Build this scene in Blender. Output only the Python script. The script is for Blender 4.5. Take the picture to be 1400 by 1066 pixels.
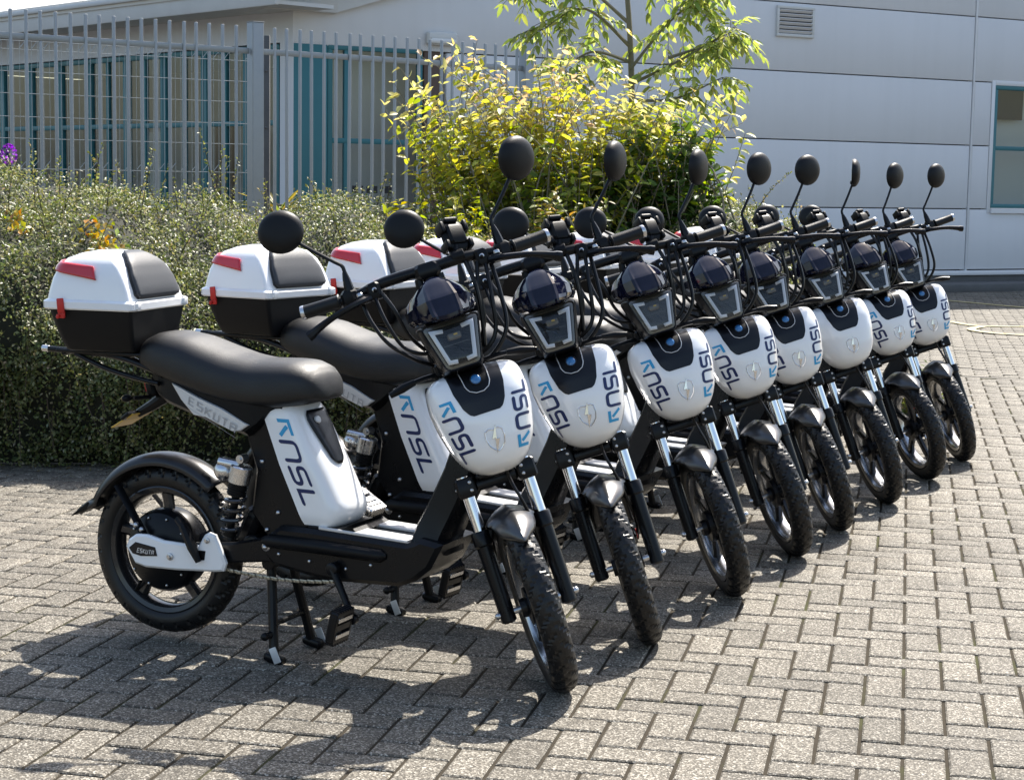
import bpy, math, random
import numpy as np
from mathutils import Vector, Matrix
R = math.radians
random.seed(7); rng = np.random.default_rng(7)
scene = bpy.context.scene
for o in list(bpy.data.objects): bpy.data.objects.remove(o)
COL = scene.collection

# ------------------------------------------------------------------ camera
CAM_H, F_PX = 1.30, 2450.0
PITCH, ROLL = math.atan(283 / 2450.0), 0.0165
ct, st, cr, sr = math.cos(PITCH), math.sin(PITCH), math.cos(ROLL), math.sin(ROLL)
fwd = Vector((0, ct, -st)); right0 = Vector((1, 0, 0)); up0 = Vector((0, st, ct))
right = right0 * cr + up0 * sr; up = right0 * -sr + up0 * cr
cd = bpy.data.cameras.new("camera"); cam = bpy.data.objects.new("camera", cd); COL.objects.link(cam)
m = Matrix((right, up, -fwd)).transposed().to_4x4(); m.translation = Vector((0, 0, CAM_H)); cam.matrix_world = m
cd.sensor_width = 36.0; cd.lens = 36.0 * F_PX / 1400.0; cd.clip_start = 0.05; cd.clip_end = 2000
scene.camera = cam

# ------------------------------------------------------------------ sky, sun, exposure
SUN_EL, SUN_AZ = R(51.5), R(26.5)          # azimuth from +Y towards +X
w = bpy.data.worlds.new("World"); scene.world = w; w.use_nodes = True
nt = w.node_tree; bg = nt.nodes["Background"]
sky = nt.nodes.new("ShaderNodeTexSky"); sky.sky_type = 'NISHITA'; sky.sun_disc = False
sky.sun_elevation = SUN_EL; sky.sun_rotation = SUN_AZ; sky.air_density = 1.2; sky.dust_density = 2.5; sky.ozone_density = 1.0
nt.links.new(sky.outputs[0], bg.inputs[0]); bg.inputs[1].default_value = 0.115
sd = bpy.data.lights.new("sun", 'SUN'); sd.energy = 4.9; sd.angle = R(0.53); sd.color = (1.0, 0.945, 0.86)
sun = bpy.data.objects.new("sun", sd); COL.objects.link(sun)
sv = Vector((math.sin(SUN_AZ) * math.cos(SUN_EL), math.cos(SUN_AZ) * math.cos(SUN_EL), math.sin(SUN_EL)))
sun.rotation_euler = sv.to_track_quat('Z', 'Y').to_euler(); sun.location = sv * 40
scene.view_settings.view_transform = 'Standard'; scene.view_settings.look = 'None'
scene.view_settings.exposure = 1.10; scene.view_settings.gamma = 1.0; scene.view_settings.use_curve_mapping = False

# ------------------------------------------------------------------ helpers
def hexa(c): return (c[0], c[1], c[2], 1.0)
def mat(name, col, rough=0.5, metal=0.0, coat=0.0, spec=0.5, bump=0.0, bscale=200.0, var=0.0, vscale=8.0, trans=0.0, ior=1.45, rvar=0.0, alpha=1.0):
    m = bpy.data.materials.new(name); m.use_nodes = True
    nt = m.node_tree; b = nt.nodes["Principled BSDF"]
    b.inputs['Base Color'].default_value = hexa(col); b.inputs['Roughness'].default_value = rough
    b.inputs['Metallic'].default_value = metal; b.inputs['Coat Weight'].default_value = coat
    b.inputs['Coat Roughness'].default_value = 0.04
    b.inputs['Specular IOR Level'].default_value = spec; b.inputs['Transmission Weight'].default_value = trans
    b.inputs['IOR'].default_value = ior; b.inputs['Alpha'].default_value = alpha
    if bump or var or rvar:
        tc = nt.nodes.new("ShaderNodeTexCoord")
    if bump:
        n = nt.nodes.new("ShaderNodeTexNoise"); n.inputs['Scale'].default_value = bscale; n.inputs['Detail'].default_value = 4
        nt.links.new(tc.outputs['Object'], n.inputs['Vector'])
        bp = nt.nodes.new("ShaderNodeBump"); bp.inputs['Strength'].default_value = bump; bp.inputs['Distance'].default_value = 0.002
        nt.links.new(n.outputs['Fac'], bp.inputs['Height']); nt.links.new(bp.outputs[0], b.inputs['Normal'])
    if var or rvar:
        n = nt.nodes.new("ShaderNodeTexNoise"); n.inputs['Scale'].default_value = vscale; n.inputs['Detail'].default_value = 6
        n.inputs['Roughness'].default_value = 0.65
        nt.links.new(tc.outputs['Object'], n.inputs['Vector'])
        if var:
            mx = nt.nodes.new("ShaderNodeMix"); mx.data_type = 'RGBA'
            mx.inputs[6].default_value = hexa([c * (1 - var) for c in col]); mx.inputs[7].default_value = hexa([min(1, c * (1 + var)) for c in col])
            nt.links.new(n.outputs['Fac'], mx.inputs[0]); nt.links.new(mx.outputs[2], b.inputs['Base Color'])
        if rvar:
            mr = nt.nodes.new("ShaderNodeMapRange"); mr.inputs[1].default_value = 0.3; mr.inputs[2].default_value = 0.7
            mr.inputs[3].default_value = max(0.02, rough - rvar); mr.inputs[4].default_value = min(1, rough + rvar)
            nt.links.new(n.outputs['Fac'], mr.inputs[0]); nt.links.new(mr.outputs[0], b.inputs['Roughness'])
    return m

def smoothcut(me, ang):
    me.shade_smooth()
    me.set_sharp_from_angle(angle=R(ang))

class MB:
    def __init__(s): s.v = []; s.f = []
    def add(s, vs, fs):
        n = len(s.v); s.v.extend([tuple(v) for v in vs]); s.f.extend([tuple(i + n for i in f) for f in fs]); return s
    def box(s, c, size, rot=None, bev=0.0):
        hx, hy, hz = [a / 2 for a in size]; b = min(bev, hx * .9, hy * .9, hz * .9)
        M = rot if rot is not None else Matrix.Identity(3); c = Vector(c)
        if b <= 0:
            vs = [(x, y, z) for x in (-hx, hx) for y in (-hy, hy) for z in (-hz, hz)]
            fs = [(0, 1, 3, 2), (4, 6, 7, 5), (0, 4, 5, 1), (2, 3, 7, 6), (0, 2, 6, 4), (1, 5, 7, 3)]
        else:
            def ring(z, i): 
                x, y = hx - i, hy - i; k = b
                return [(-x + k, -y, z), (x - k, -y, z), (x, -y + k, z), (x, y - k, z), (x - k, y, z), (-x + k, y, z), (-x, y - k, z), (-x, -y + k, z)]
            vs = ring(-hz, b * .7) + ring(-hz + b, 0) + ring(hz - b, 0) + ring(hz, b * .7)
            fs = [tuple(reversed(range(8))), tuple(range(24, 32))]
            for r in range(3):
                for i in range(8): j = (i + 1) % 8; fs.append((r * 8 + i, r * 8 + j, r * 8 + 8 + j, r * 8 + 8 + i))
        return s.add([c + M @ Vector(v) for v in vs], fs)
    def loft(s, rings, cap0=True, cap1=True, closed=True):
        n = len(rings[0]); base = len(s.v)
        for r in rings: s.v.extend([tuple(p) for p in r])
        for k in range(len(rings) - 1):
            for i in range(n if closed else n - 1):
                j = (i + 1) % n
                s.f.append((base + k * n + i, base + k * n + j, base + (k + 1) * n + j, base + (k + 1) * n + i))
        if cap0: s.f.append(tuple(base + i for i in reversed(range(n))))
        if cap1: s.f.append(tuple(base + (len(rings) - 1) * n + i for i in range(n)))
        return s
    def tube(s, pts, r, n=10, caps=True, flat=None):
        pts = [Vector(p) for p in pts]; k = len(pts)
        rs = r if isinstance(r, (list, tuple)) else [r] * k
        rings = []; prev = None
        for i, p in enumerate(pts):
            t = (pts[min(i + 1, k - 1)] - pts[max(i - 1, 0)]).normalized()
            if prev is None:
                a = Vector((0, 0, 1)) if abs(t.z) < .9 else Vector((1, 0, 0))
                u = t.cross(a).normalized()
            else:
                u = (prev - t * prev.dot(t)).normalized()
            prev = u; v = t.cross(u)
            fl = flat if flat else 1.0
            rings.append([p + (u * math.cos(2 * math.pi * q / n) + v * math.sin(2 * math.pi * q / n) * fl) * rs[i] for q in range(n)])
        return s.loft(rings, caps, caps)
    def cyl(s, a, b, r, n=20, r2=None, bev=0.0):
        a, b = Vector(a), Vector(b); r2 = r if r2 is None else r2
        if bev:
            d = (b - a).normalized() * bev
            return s.tube([a, a + d * .01 + d * 0, a + d, b - d, b - d * 0 - d * .01, b], [r - bev, r - bev * .98, r, r2, r2 - bev * .98, r2 - bev], n)
        return s.tube([a, b], [r, r2], n)
    def ball(s, c, r, n=12, m=8, sc=(1, 1, 1), rot=None):
        c = Vector(c); M = rot if rot is not None else Matrix.Identity(3); rings = []
        for i in range(m + 1):
            th = math.pi * (i + .02) / (m + .04)
            rings.append([c + M @ Vector((math.sin(th) * math.cos(2 * math.pi * q / n) * r * sc[0], math.sin(th) * math.sin(2 * math.pi * q / n) * r * sc[1], -math.cos(th) * r * sc[2])) for q in range(n)])
        return s.loft(rings)
    def prism(s, poly, y0, y1, bev=0.004, y0s=None):
        # poly in (x, z), extruded along y with a chamfer
        P = [Vector((p[0], p[1])) for p in poly]; n = len(P)
        area = sum(P[i].x * P[(i + 1) % n].y - P[(i + 1) % n].x * P[i].y for i in range(n))
        if area < 0: P.reverse()
        def inset(d):
            out = []
            for i in range(n):
                a, b, c = P[i - 1], P[i], P[(i + 1) % n]
                e1 = (b - a).normalized(); e2 = (c - b).normalized()
                n1 = Vector((-e1.y, e1.x)); n2 = Vector((-e2.y, e2.x)); nn = n1 + n2
                l = max(nn.length, .4); nn = nn / l
                out.append(b + nn * d * min(2, 2 / l if l > 0 else 1))
            return out
        A, I = P, inset(bev)
        rings = [[(p.x, y1, p.y) for p in I], [(p.x, y1 - bev, p.y) for p in A], [(p.x, y0 + bev, p.y) for p in A], [(p.x, y0, p.y) for p in I]]
        return s.loft(rings)
    def patch(s, fn, nu, nv):
        base = len(s.v)
        for i in range(nu + 1):
            for j in range(nv + 1): s.v.append(tuple(fn(i / nu, j / nv)))
        for i in range(nu):
            for j in range(nv):
                a = base + i * (nv + 1) + j; s.f.append((a, a + nv + 1, a + nv + 2, a + 1))
        return s
    def xform(s, f): s.v = [tuple(f(Vector(v))) for v in s.v]; return s
    def build(s, name, material, parent=None, ang=35, smooth=True, T=None, solid=0.0):
        if T: s.xform(T)
        me = bpy.data.meshes.new(name); me.from_pydata(s.v, [], s.f); me.materials.append(material)
        if smooth: smoothcut(me, ang)
        me.update()
        o = bpy.data.objects.new(name, me); COL.objects.link(o)
        if parent is not None: o.parent = parent
        if solid:
            md = o.modifiers.new("thickness", 'SOLIDIFY'); md.thickness = solid; md.offset = -1
        return o
def empty(name, loc=(0, 0, 0), rz=0.0):
    o = bpy.data.objects.new(name, None); COL.objects.link(o); o.location = loc; o.rotation_euler = (0, 0, rz); o.empty_display_size = .1; return o
def tag(o, label=None, cat=None, group=None, kind=None):
    if label: o['label'] = label
    if cat: o['category'] = cat
    if group: o['group'] = group
    if kind: o['kind'] = kind
    return o
def rotm(axis, a): return Matrix.Rotation(a, 3, axis)
def interp(x, xs, ys): return float(np.interp(x, xs, ys))
def smooth_path(pts, sub=6):
    P = [Vector(p) for p in pts]; out = []
    for i in range(len(P) - 1):
        p0, p1, p2, p3 = P[max(i - 1, 0)], P[i], P[i + 1], P[min(i + 2, len(P) - 1)]
        for k in range(sub):
            t = k / sub
            out.append(.5 * ((2 * p1) + (p2 - p0) * t + (2 * p0 - 5 * p1 + 4 * p2 - p3) * t * t + (3 * p1 - p0 - 3 * p2 + p3) * t ** 3))
    out.append(P[-1]); return out

# ------------------------------------------------------------------ materials
M = {}
M['white'] = mat('white_paint', (.86, .86, .86), .20, coat=.8, rvar=.05, vscale=14)
M['black'] = mat('black_plastic', (.0045, .0047, .0056), .40, spec=.22, bump=.15, bscale=500, rvar=.1, vscale=9)
M['frame'] = mat('black_frame', (.0045, .0048, .006), .30, spec=.28, rvar=.08, vscale=12)
M['boxblack'] = mat('textured_black_plastic', (.006, .006, .0068), .5, spec=.22, bump=.4, bscale=700)
M['seat'] = mat('black_leatherette', (.0035, .0037, .0045), .48, spec=.6, bump=.35, bscale=420, rvar=.06, vscale=20)
M['pad'] = mat('grey_pad', (.040, .043, .050), .55, bump=.3, bscale=400)
M['rubber'] = mat('tyre_rubber', (.006, .006, .0065), .40, spec=.45, bump=.3, bscale=300, var=.25, vscale=30)
M['grip'] = mat('grip_rubber', (.006, .006, .0065), .45, spec=.4, bump=.3, bscale=600)
M['gunmetal'] = mat('gunmetal_paint', (.085, .085, .088), .30, metal=.75, coat=.15, bump=.05, bscale=900)
M['rearfender'] = mat('black_metallic_paint', (.030, .030, .032), .28, metal=.5, coat=.1, bump=.05, bscale=900)
M['silver'] = mat('silver_plastic', (.60, .60, .60), .38, metal=.25, bump=.1, bscale=800)
M['alu'] = mat('brushed_metal', (.62, .62, .63), .28, metal=1, rvar=.1, vscale=30)
M['chrome'] = mat('chrome', (.75, .75, .76), .12, metal=1)
M['rim'] = mat('black_rim', (.02, .02, .022), .25, metal=.3, coat=.4)
M['rimglare'] = mat('rim_glare', (.45, .45, .46), .25, metal=1)  # bright metal stands in for sun glare inside the black front rim
M['spring'] = mat('black_spring', (.02, .02, .022), .18, coat=.8)
M['red'] = mat('red_reflector', (.50, .012, .02), .15, coat=.8, rvar=.05)
M['redclip'] = mat('red_plastic', (.50, .02, .015), .4)
M['amber'] = mat('amber_plate', (.60, .38, .06), .4, var=.2)
M['navy'] = mat('navy_vinyl', (.010, .022, .095), .35)
M['cyan'] = mat('cyan_vinyl', (.03, .33, .60), .35)
M['visor'] = mat('dark_blue_visor', (.0025, .0035, .014), .07, spec=.45)
M['lens'] = mat('dark_reflector', (.15, .135, .105), .30, metal=.6, bump=.6, bscale=90)
M['ledframe'] = mat('led_light_guide', (.72, .72, .71), .3, coat=.4)
M['blueglass'] = mat('blue_badge', (.03, .16, .38), .12, coat=1.0)
M['inset'] = mat('black_inset', (.006, .0065, .009), .28, spec=.4)
M['cable'] = mat('black_cable', (.005, .005, .0055), .35, spec=.35)
M['mirrorback'] = mat('mirror_shell', (.005, .0055, .0065), .45, spec=.3, bump=.2, bscale=600)
M['mirrorglass'] = mat('mirror_glass', (.8, .8, .82), .03, metal=1)
M['chain'] = mat('chain_steel', (.42, .38, .30), .4, metal=.8, var=.3, vscale=60)
M['emb'] = mat('etched_grey', (.36, .36, .37), .45, metal=.3)
M['bolt'] = mat('bolt_steel', (.55, .55, .56), .3, metal=1)
def glass_thin(name, tint, refl=1.0):
    m = bpy.data.materials.new(name); m.use_nodes = True; nt = m.node_tree
    for n in list(nt.nodes): nt.nodes.remove(n)
    o = nt.nodes.new("ShaderNodeOutputMaterial"); mx = nt.nodes.new("ShaderNodeMixShader")
    tr = nt.nodes.new("ShaderNodeBsdfTransparent"); gl = nt.nodes.new("ShaderNodeBsdfGlossy"); ge = nt.nodes.new("ShaderNodeNewGeometry")
    tr.inputs[0].default_value = hexa(tint); gl.inputs[0].default_value = (refl, refl, refl, 1); gl.inputs['Roughness'].default_value = .03
    dt = nt.nodes.new("ShaderNodeVectorMath"); dt.operation = 'DOT_PRODUCT'; nt.links.new(ge.outputs['Normal'], dt.inputs[0]); nt.links.new(ge.outputs['Incoming'], dt.inputs[1])
    ab = nt.nodes.new("ShaderNodeMath"); ab.operation = 'ABSOLUTE'; nt.links.new(dt.outputs['Value'], ab.inputs[0])
    om = nt.nodes.new("ShaderNodeMath"); om.operation = 'SUBTRACT'; om.inputs[0].default_value = 1; nt.links.new(ab.outputs[0], om.inputs[1])
    pw = nt.nodes.new("ShaderNodeMath"); pw.operation = 'POWER'; pw.inputs[1].default_value = 5; nt.links.new(om.outputs[0], pw.inputs[0])
    fr = nt.nodes.new("ShaderNodeMath"); fr.operation = 'MULTIPLY_ADD'; fr.inputs[1].default_value = .80; fr.inputs[2].default_value = .04; nt.links.new(pw.outputs[0], fr.inputs[0])
    nt.links.new(fr.outputs[0], mx.inputs[0]); nt.links.new(tr.outputs[0], mx.inputs[1]); nt.links.new(gl.outputs[0], mx.inputs[2]); nt.links.new(mx.outputs[0], o.inputs[0])
    return m
M['cover'] = glass_thin('clear_cover', (.86, .87, .88))
M['winglass'] = glass_thin('window_glass', (.90, .93, .93))
# ------------------------------------------------------------------ pavement of herringbone pavers
def paver_mat():
    m = bpy.data.materials.new('paver_concrete'); m.use_nodes = True; nt = m.node_tree; b = nt.nodes["Principled BSDF"]; N = nt.nodes.new; L = nt.links.new
    geo = N("ShaderNodeNewGeometry"); oi = N("ShaderNodeObjectInfo")
    vo = N("ShaderNodeTexVoronoi"); vo.inputs['Scale'].default_value = 250; L(geo.outputs['Position'], vo.inputs['Vector'])
    hs = N("ShaderNodeSeparateColor"); L(vo.outputs['Color'], hs.inputs[0])
    rp = N("ShaderNodeValToRGB"); e = rp.color_ramp.elements; rp.color_ramp.interpolation = 'LINEAR'
    e[0].position = 0; e[0].color = (.09, .080, .064, 1); e[1].position = 1; e[1].color = (.80, .745, .64, 1)
    for p, c in ((.22, (.15, .132, .103)), (.50, (.225, .199, .157)), (.70, (.31, .276, .22)), (.84, (.52, .47, .385))): q = e.new(p); q.color = hexa(c)
    L(hs.outputs[0], rp.inputs[0])
    no = N("ShaderNodeTexNoise"); no.inputs['Scale'].default_value = 1.7; no.inputs['Detail'].default_value = 5; L(geo.outputs['Position'], no.inputs['Vector'])
    n2 = N("ShaderNodeTexNoise"); n2.inputs['Scale'].default_value = 60; n2.inputs['Detail'].default_value = 2; L(geo.outputs['Position'], n2.inputs['Vector'])
    ad = N("ShaderNodeMath"); ad.operation = 'ADD'; L(oi.outputs['Random'], ad.inputs[0]); L(geo.outputs['Random Per Island'], ad.inputs[1])
    fr = N("ShaderNodeMath"); fr.operation = 'FRACT'; L(ad.outputs[0], fr.inputs[0])
    mr = N("ShaderNodeMapRange"); mr.inputs[3].default_value = .39; mr.inputs[4].default_value = .56; L(fr.outputs[0], mr.inputs[0])
    m2 = N("ShaderNodeMapRange"); m2.inputs[1].default_value = .3; m2.inputs[2].default_value = .7; m2.inputs[3].default_value = .86; m2.inputs[4].default_value = 1.1; L(no.outputs['Fac'], m2.inputs[0])
    m3 = N("ShaderNodeMapRange"); m3.inputs[1].default_value = .3; m3.inputs[2].default_value = .7; m3.inputs[3].default_value = .9; m3.inputs[4].default_value = 1.1; L(n2.outputs['Fac'], m3.inputs[0])
    p1 = N("ShaderNodeMath"); p1.operation = 'MULTIPLY'; L(mr.outputs[0], p1.inputs[0]); L(m2.outputs[0], p1.inputs[1])
    p2 = N("ShaderNodeMath"); p2.operation = 'MULTIPLY'; L(p1.outputs[0], p2.inputs[0]); L(m3.outputs[0], p2.inputs[1])
    hv = N("ShaderNodeMix"); hv.data_type = 'RGBA'; hv.blend_type = 'MULTIPLY'; hv.inputs[0].default_value = 1; L(rp.outputs[0], hv.inputs[6]); L(p2.outputs[0], hv.inputs[7])
    # scattered stains
    n3 = N("ShaderNodeTexNoise"); n3.inputs['Scale'].default_value = 4.5; n3.inputs['Detail'].default_value = 3; L(geo.outputs['Position'], n3.inputs['Vector'])
    s3 = N("ShaderNodeMapRange"); s3.inputs[1].default_value = .62; s3.inputs[2].default_value = .74; s3.inputs[3].default_value = 0; s3.inputs[4].default_value = .35; L(n3.outputs['Fac'], s3.inputs[0])
    mx = N("ShaderNodeMix"); mx.data_type = 'RGBA'; L(s3.outputs[0], mx.inputs[0]); L(hv.outputs[2], mx.inputs[6]); mx.inputs[7].default_value = (.12, .11, .095, 1)
    L(mx.outputs[2], b.inputs['Base Color']); b.inputs['Roughness'].default_value = .72; b.inputs['Specular IOR Level'].default_value = .28
    bp = N("ShaderNodeBump"); bp.inputs['Strength'].default_value = .4; bp.inputs['Distance'].default_value = .0025; L(vo.outputs['Distance'], bp.inputs['Height']); L(bp.outputs[0], b.inputs['Normal'])
    return m
M['paver'] = paver_mat()
M['joint'] = mat('joint_sand', (.045, .038, .028), .95, spec=.1, var=.4, vscale=18)
def add_moss(m):
    nt = m.node_tree; b = nt.nodes['Principled BSDF']; src = b.inputs['Base Color'].links[0].from_socket; ge = nt.nodes.new('ShaderNodeNewGeometry')
    n = nt.nodes.new('ShaderNodeTexNoise'); n.inputs['Scale'].default_value = 2.6; n.inputs['Detail'].default_value = 6; nt.links.new(ge.outputs['Position'], n.inputs['Vector'])
    r = nt.nodes.new('ShaderNodeMapRange'); r.inputs[1].default_value = .55; r.inputs[2].default_value = .66; nt.links.new(n.outputs['Fac'], r.inputs[0])
    x = nt.nodes.new('ShaderNodeMix'); x.data_type = 'RGBA'; nt.links.new(r.outputs[0], x.inputs[0]); nt.links.new(src, x.inputs[6]); x.inputs[7].default_value = (.058, .060, .028, 1); nt.links.new(x.outputs[2], b.inputs['Base Color'])
add_moss(M['joint'])
M['soil'] = mat('soil', (.06, .05, .038), .95, bump=.6, bscale=30, var=.4, vscale=6)
M['asphalt'] = mat('asphalt', (.055, .055, .055), .85, bump=.4, bscale=60, var=.2)
def sheet(name, pts, z, m_, kind='structure'):
    mb = MB(); mb.v = [(x, y, z) for x, y in pts]; mb.f = [tuple(range(len(pts)))]; o = mb.build(name, M[m_], None, smooth=False); o['kind'] = kind; return o
sheet('ground', [(-300, -300), (300, -300), (300, 300), (-300, 300)], -.030, 'asphalt')
pave = sheet('pavement', [(-9, .5), (14, .5), (14, 34), (-9, 34)], -.0055, 'joint')
BA = R(12.34); UU = Vector((math.cos(BA), -math.sin(BA), 0)); VV = Vector((math.sin(BA), math.cos(BA), 0))
B0 = Vector((1.096, 4.841, 0)) - VV * .05
def hedge_front(x): return float(np.interp(x, [-7, -4, -1.6, .3, 1.9, 2.6], [7.7, 7.75, 7.95, 8.9, 10.0, 10.6]))
def paver_mesh(lx, ly, top=0.0):
    g = .0044; hx, hy = lx / 2 - g, ly / 2 - g; c = .0042
    v = [(-hx, -hy, -.02), (hx, -hy, -.02), (hx, hy, -.02), (-hx, hy, -.02), (-hx, -hy, top - .003), (hx, -hy, top - .003), (hx, hy, top - .003), (-hx, hy, top - .003),
         (-hx + c, -hy + c, top), (hx - c, -hy + c, top), (hx - c, hy - c, top), (-hx + c, hy - c, top)]
    f = [(0, 1, 5, 4), (1, 2, 6, 5), (2, 3, 7, 6), (3, 0, 4, 7), (4, 5, 9, 8), (5, 6, 10, 9), (6, 7, 11, 10), (7, 4, 8, 11), (8, 9, 10, 11)]
    return v, f
pv_me = bpy.data.meshes.new('paver'); v_, f_ = paver_mesh(.2, .1); pv_me.from_pydata(v_, [], f_); pv_me.materials.append(M['paver'])
Vt = np.array(v_); Ft = np.array(f_)
near, far = [], []
for i in range(-90, 110):
    for j in range(-40, 80):
        k = (i - j + 1) % 4
        if k == 0: cx_, cy_, ang = i + 1.0, j + .5, 0
        elif k == 3: cx_, cy_, ang = i + .5, j + 1.0, 90
        else: continue
        p = B0 + UU * cx_ * .1 + VV * cy_ * .1
        if p.y < 1.6 or p.y > 12.04 - .2188 * (p.x - 5.2) or p.x < -6 or p.x > 9: continue
        if p.x < 2.4 and p.y > hedge_front(p.x) + .12: continue
        a = -BA + R(ang) + R(rng.normal(0, .35)); z = rng.normal(0, .0008)
        px = 700 + 2450 * p.x / p.y
        vis = -30 < px < 1430 and p.y > 3.82
        (near if vis else far).append((p.y, p.x, a, z))
near.sort(); far += near[300:]; near = near[:300]
for y, x, a, z in near:
    o = bpy.data.objects.new('paver', pv_me); COL.objects.link(o); o.parent = pave
    o.location = (x, y, z); o.rotation_euler = (rng.normal(0, .002), rng.normal(0, .002), a)
# running-bond area beyond the channel line
for r_ in range(0, 150):
    for c_ in range(-50, 60):
        p = Vector((5.2, 12.05, 0)) + UU * (c_ * .2 + (.1 if r_ % 2 else 0)) + VV * (r_ * .1 + .13)
        if p.x < 1.5 or p.x > 12.5 or p.y < 10 or p.y > 24.2 + .54 * (p.x - 6.1): continue
        far.append((p.y, p.x, -BA, rng.normal(0, .0013)))
far = np.array(far); n = len(far); ca, sa = np.cos(far[:, 2]), np.sin(far[:, 2])
VX = np.empty((n, 12, 3)); VX[:, :, 0] = ca[:, None] * Vt[None, :, 0] - sa[:, None] * Vt[None, :, 1] + far[:, 1:2]; VX[:, :, 1] = sa[:, None] * Vt[None, :, 0] + ca[:, None] * Vt[None, :, 1] + far[:, 0:1]; VX[:, :, 2] = Vt[None, :, 2] + far[:, 3:4]
FX = (Ft[None] + 12 * np.arange(n)[:, None, None]).reshape(-1, 4)
def fast_mesh(name, V, F, material, parent=None, col=None, smooth=False):
    me = bpy.data.meshes.new(name); V = np.asarray(V, np.float32).reshape(-1, 3); F = np.asarray(F, np.int32); k = F.shape[1]
    me.vertices.add(len(V)); me.vertices.foreach_set('co', V.ravel()); me.loops.add(F.size); me.loops.foreach_set('vertex_index', F.ravel())
    me.polygons.add(len(F)); me.polygons.foreach_set('loop_start', np.arange(0, F.size, k, dtype=np.int32)); me.polygons.foreach_set('loop_total', np.full(len(F), k, np.int32))
    if col is not None:
        at = me.color_attributes.new('Col', 'FLOAT_COLOR', 'POINT'); c = np.ones((len(V), 4), np.float32); c[:, :3] = col; at.data.foreach_set('color', c.ravel())
    me.materials.append(material); me.update(calc_edges=True); me.validate()
    if smooth: me.shade_smooth()
    o = bpy.data.objects.new(name, me); COL.objects.link(o)
    if parent is not None: o.parent = parent
    return o
o = fast_mesh('far_pavers', VX, FX, M['paver'], pave); o['kind'] = 'stuff'
# drainage channel line between the two paver fields
mb = MB(); c_ = Vector((6.0, 12.04 - .2188 * .8 + .035, -.0035)); mb.box(c_, (9, .04, .004), rotm('Z', -BA), .001)
M['conc'] = mat('concrete', (.17, .155, .13), .8, bump=.4, bscale=60, var=.3, vscale=5)
o = mb.build('channel_strip', M['conc'], pave)
# yellow painted markings
M['ypaint'] = mat('yellow_road_paint', (.42, .36, .17), .6, var=.3, vscale=12)
def ground_ribbon(name, pts, wd, m_, z=.0075):
    P = smooth_path([(x, y, 0) for x, y in pts], 6); mb = MB()
    for i, p in enumerate(P):
        t = (P[min(i + 1, len(P) - 1)] - P[max(i - 1, 0)]).normalized(); nn = Vector((-t.y, t.x, 0)) * wd / 2
        mb.v += [(p.x + nn.x, p.y + nn.y, z), (p.x - nn.x, p.y - nn.y, z)]
    mb.f = [(2 * i, 2 * i + 1, 2 * i + 3, 2 * i + 2) for i in range(len(P) - 1)]
    o = mb.build(name, M[m_], None, smooth=False); o['kind'] = 'structure'; return o

ground_ribbon('yellow_marking', [(4.33, 17.77), (4.47, 17.25), (4.85, 17.24), (5.6, 17.3)], .085, 'ypaint')
ground_ribbon('yellow_marking', [(5.6, 15.9), (4.63, 16.19), (4.33, 16.45), (4.3, 16.78), (4.50, 17.13)], .085, 'ypaint', .0115)
ground_ribbon('yellow_marking', [(5.09, 21.18), (5.42, 20.62), (5.73, 20.09), (6.2, 19.4)], .10, 'ypaint')

# ------------------------------------------------------------------ building: gable wall running right, eave side running left
WB = Vector((6.101, 23.824, 0)); WU = Vector((.8805, .4741, 0)); WN = Vector((.4741, -.8805, 0))      # WN points to the yard
WC = -9.63                                                                                              # corner along WU
def wp(u, z, out=0.0): return WB + WU * u + WN * out + Vector((0, 0, z))
def wbox(mb, u0, u1, z0, z1, o0, o1, bev=0.0):
    c = wp((u0 + u1) / 2, (z0 + z1) / 2, (o0 + o1) / 2); Rm = Matrix((WU, WN * -1, Vector((0, 0, 1)))).transposed()
    return mb.box(c, (abs(u1 - u0), abs(o1 - o0), abs(z1 - z0)), Rm, bev)
M['clad'] = mat('grey_cladding', (.70, .70, .71), .7, spec=.2, var=.05, vscale=.7, rvar=.06, bump=.02, bscale=40)
M['cladtrim'] = mat('grey_trim', (.72, .72, .73), .4)
def add_streaks(m):
    nt = m.node_tree; b = nt.nodes['Principled BSDF']; src = b.inputs['Base Color'].links[0].from_socket; ge = nt.nodes.new('ShaderNodeNewGeometry')
    mp_ = nt.nodes.new('ShaderNodeMapping'); mp_.inputs['Scale'].default_value = (7, 7, .35); nt.links.new(ge.outputs['Position'], mp_.inputs['Vector'])
    n = nt.nodes.new('ShaderNodeTexNoise'); n.inputs['Scale'].default_value = 1.0; n.inputs['Detail'].default_value = 6; nt.links.new(mp_.outputs[0], n.inputs['Vector'])
    r = nt.nodes.new('ShaderNodeMapRange'); r.inputs[1].default_value = .45; r.inputs[2].default_value = .75; r.inputs[4].default_value = .07; nt.links.new(n.outputs['Fac'], r.inputs[0])
    x = nt.nodes.new('ShaderNodeMix'); x.data_type = 'RGBA'; nt.links.new(r.outputs[0], x.inputs[0]); nt.links.new(src, x.inputs[6]); x.inputs[7].default_value = (.40, .40, .38, 1); nt.links.new(x.outputs[2], b.inputs['Base Color'])
add_streaks(M['clad'])
M['gap'] = mat('dark_gap', (.03, .03, .032), .8)
M['teal'] = mat('teal_frame', (.032, .16, .185), .4, var=.12, vscale=3)
M['interior'] = mat('interior_wall', (.50, .49, .47), .8, var=.15, vscale=.8)
M['paleinner'] = mat('pale_interior', (.62, .61, .57), .7)
M['plinth'] = mat('dark_plinth', (.10, .10, .10), .8, var=.3, vscale=4, bump=.3, bscale=40)
M['whitebox'] = mat('white_casing', (.62, .62, .60), .45, var=.08)
M['fascia'] = mat('pale_fascia', (.62, .62, .61), .55, var=.12, vscale=3)
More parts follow.
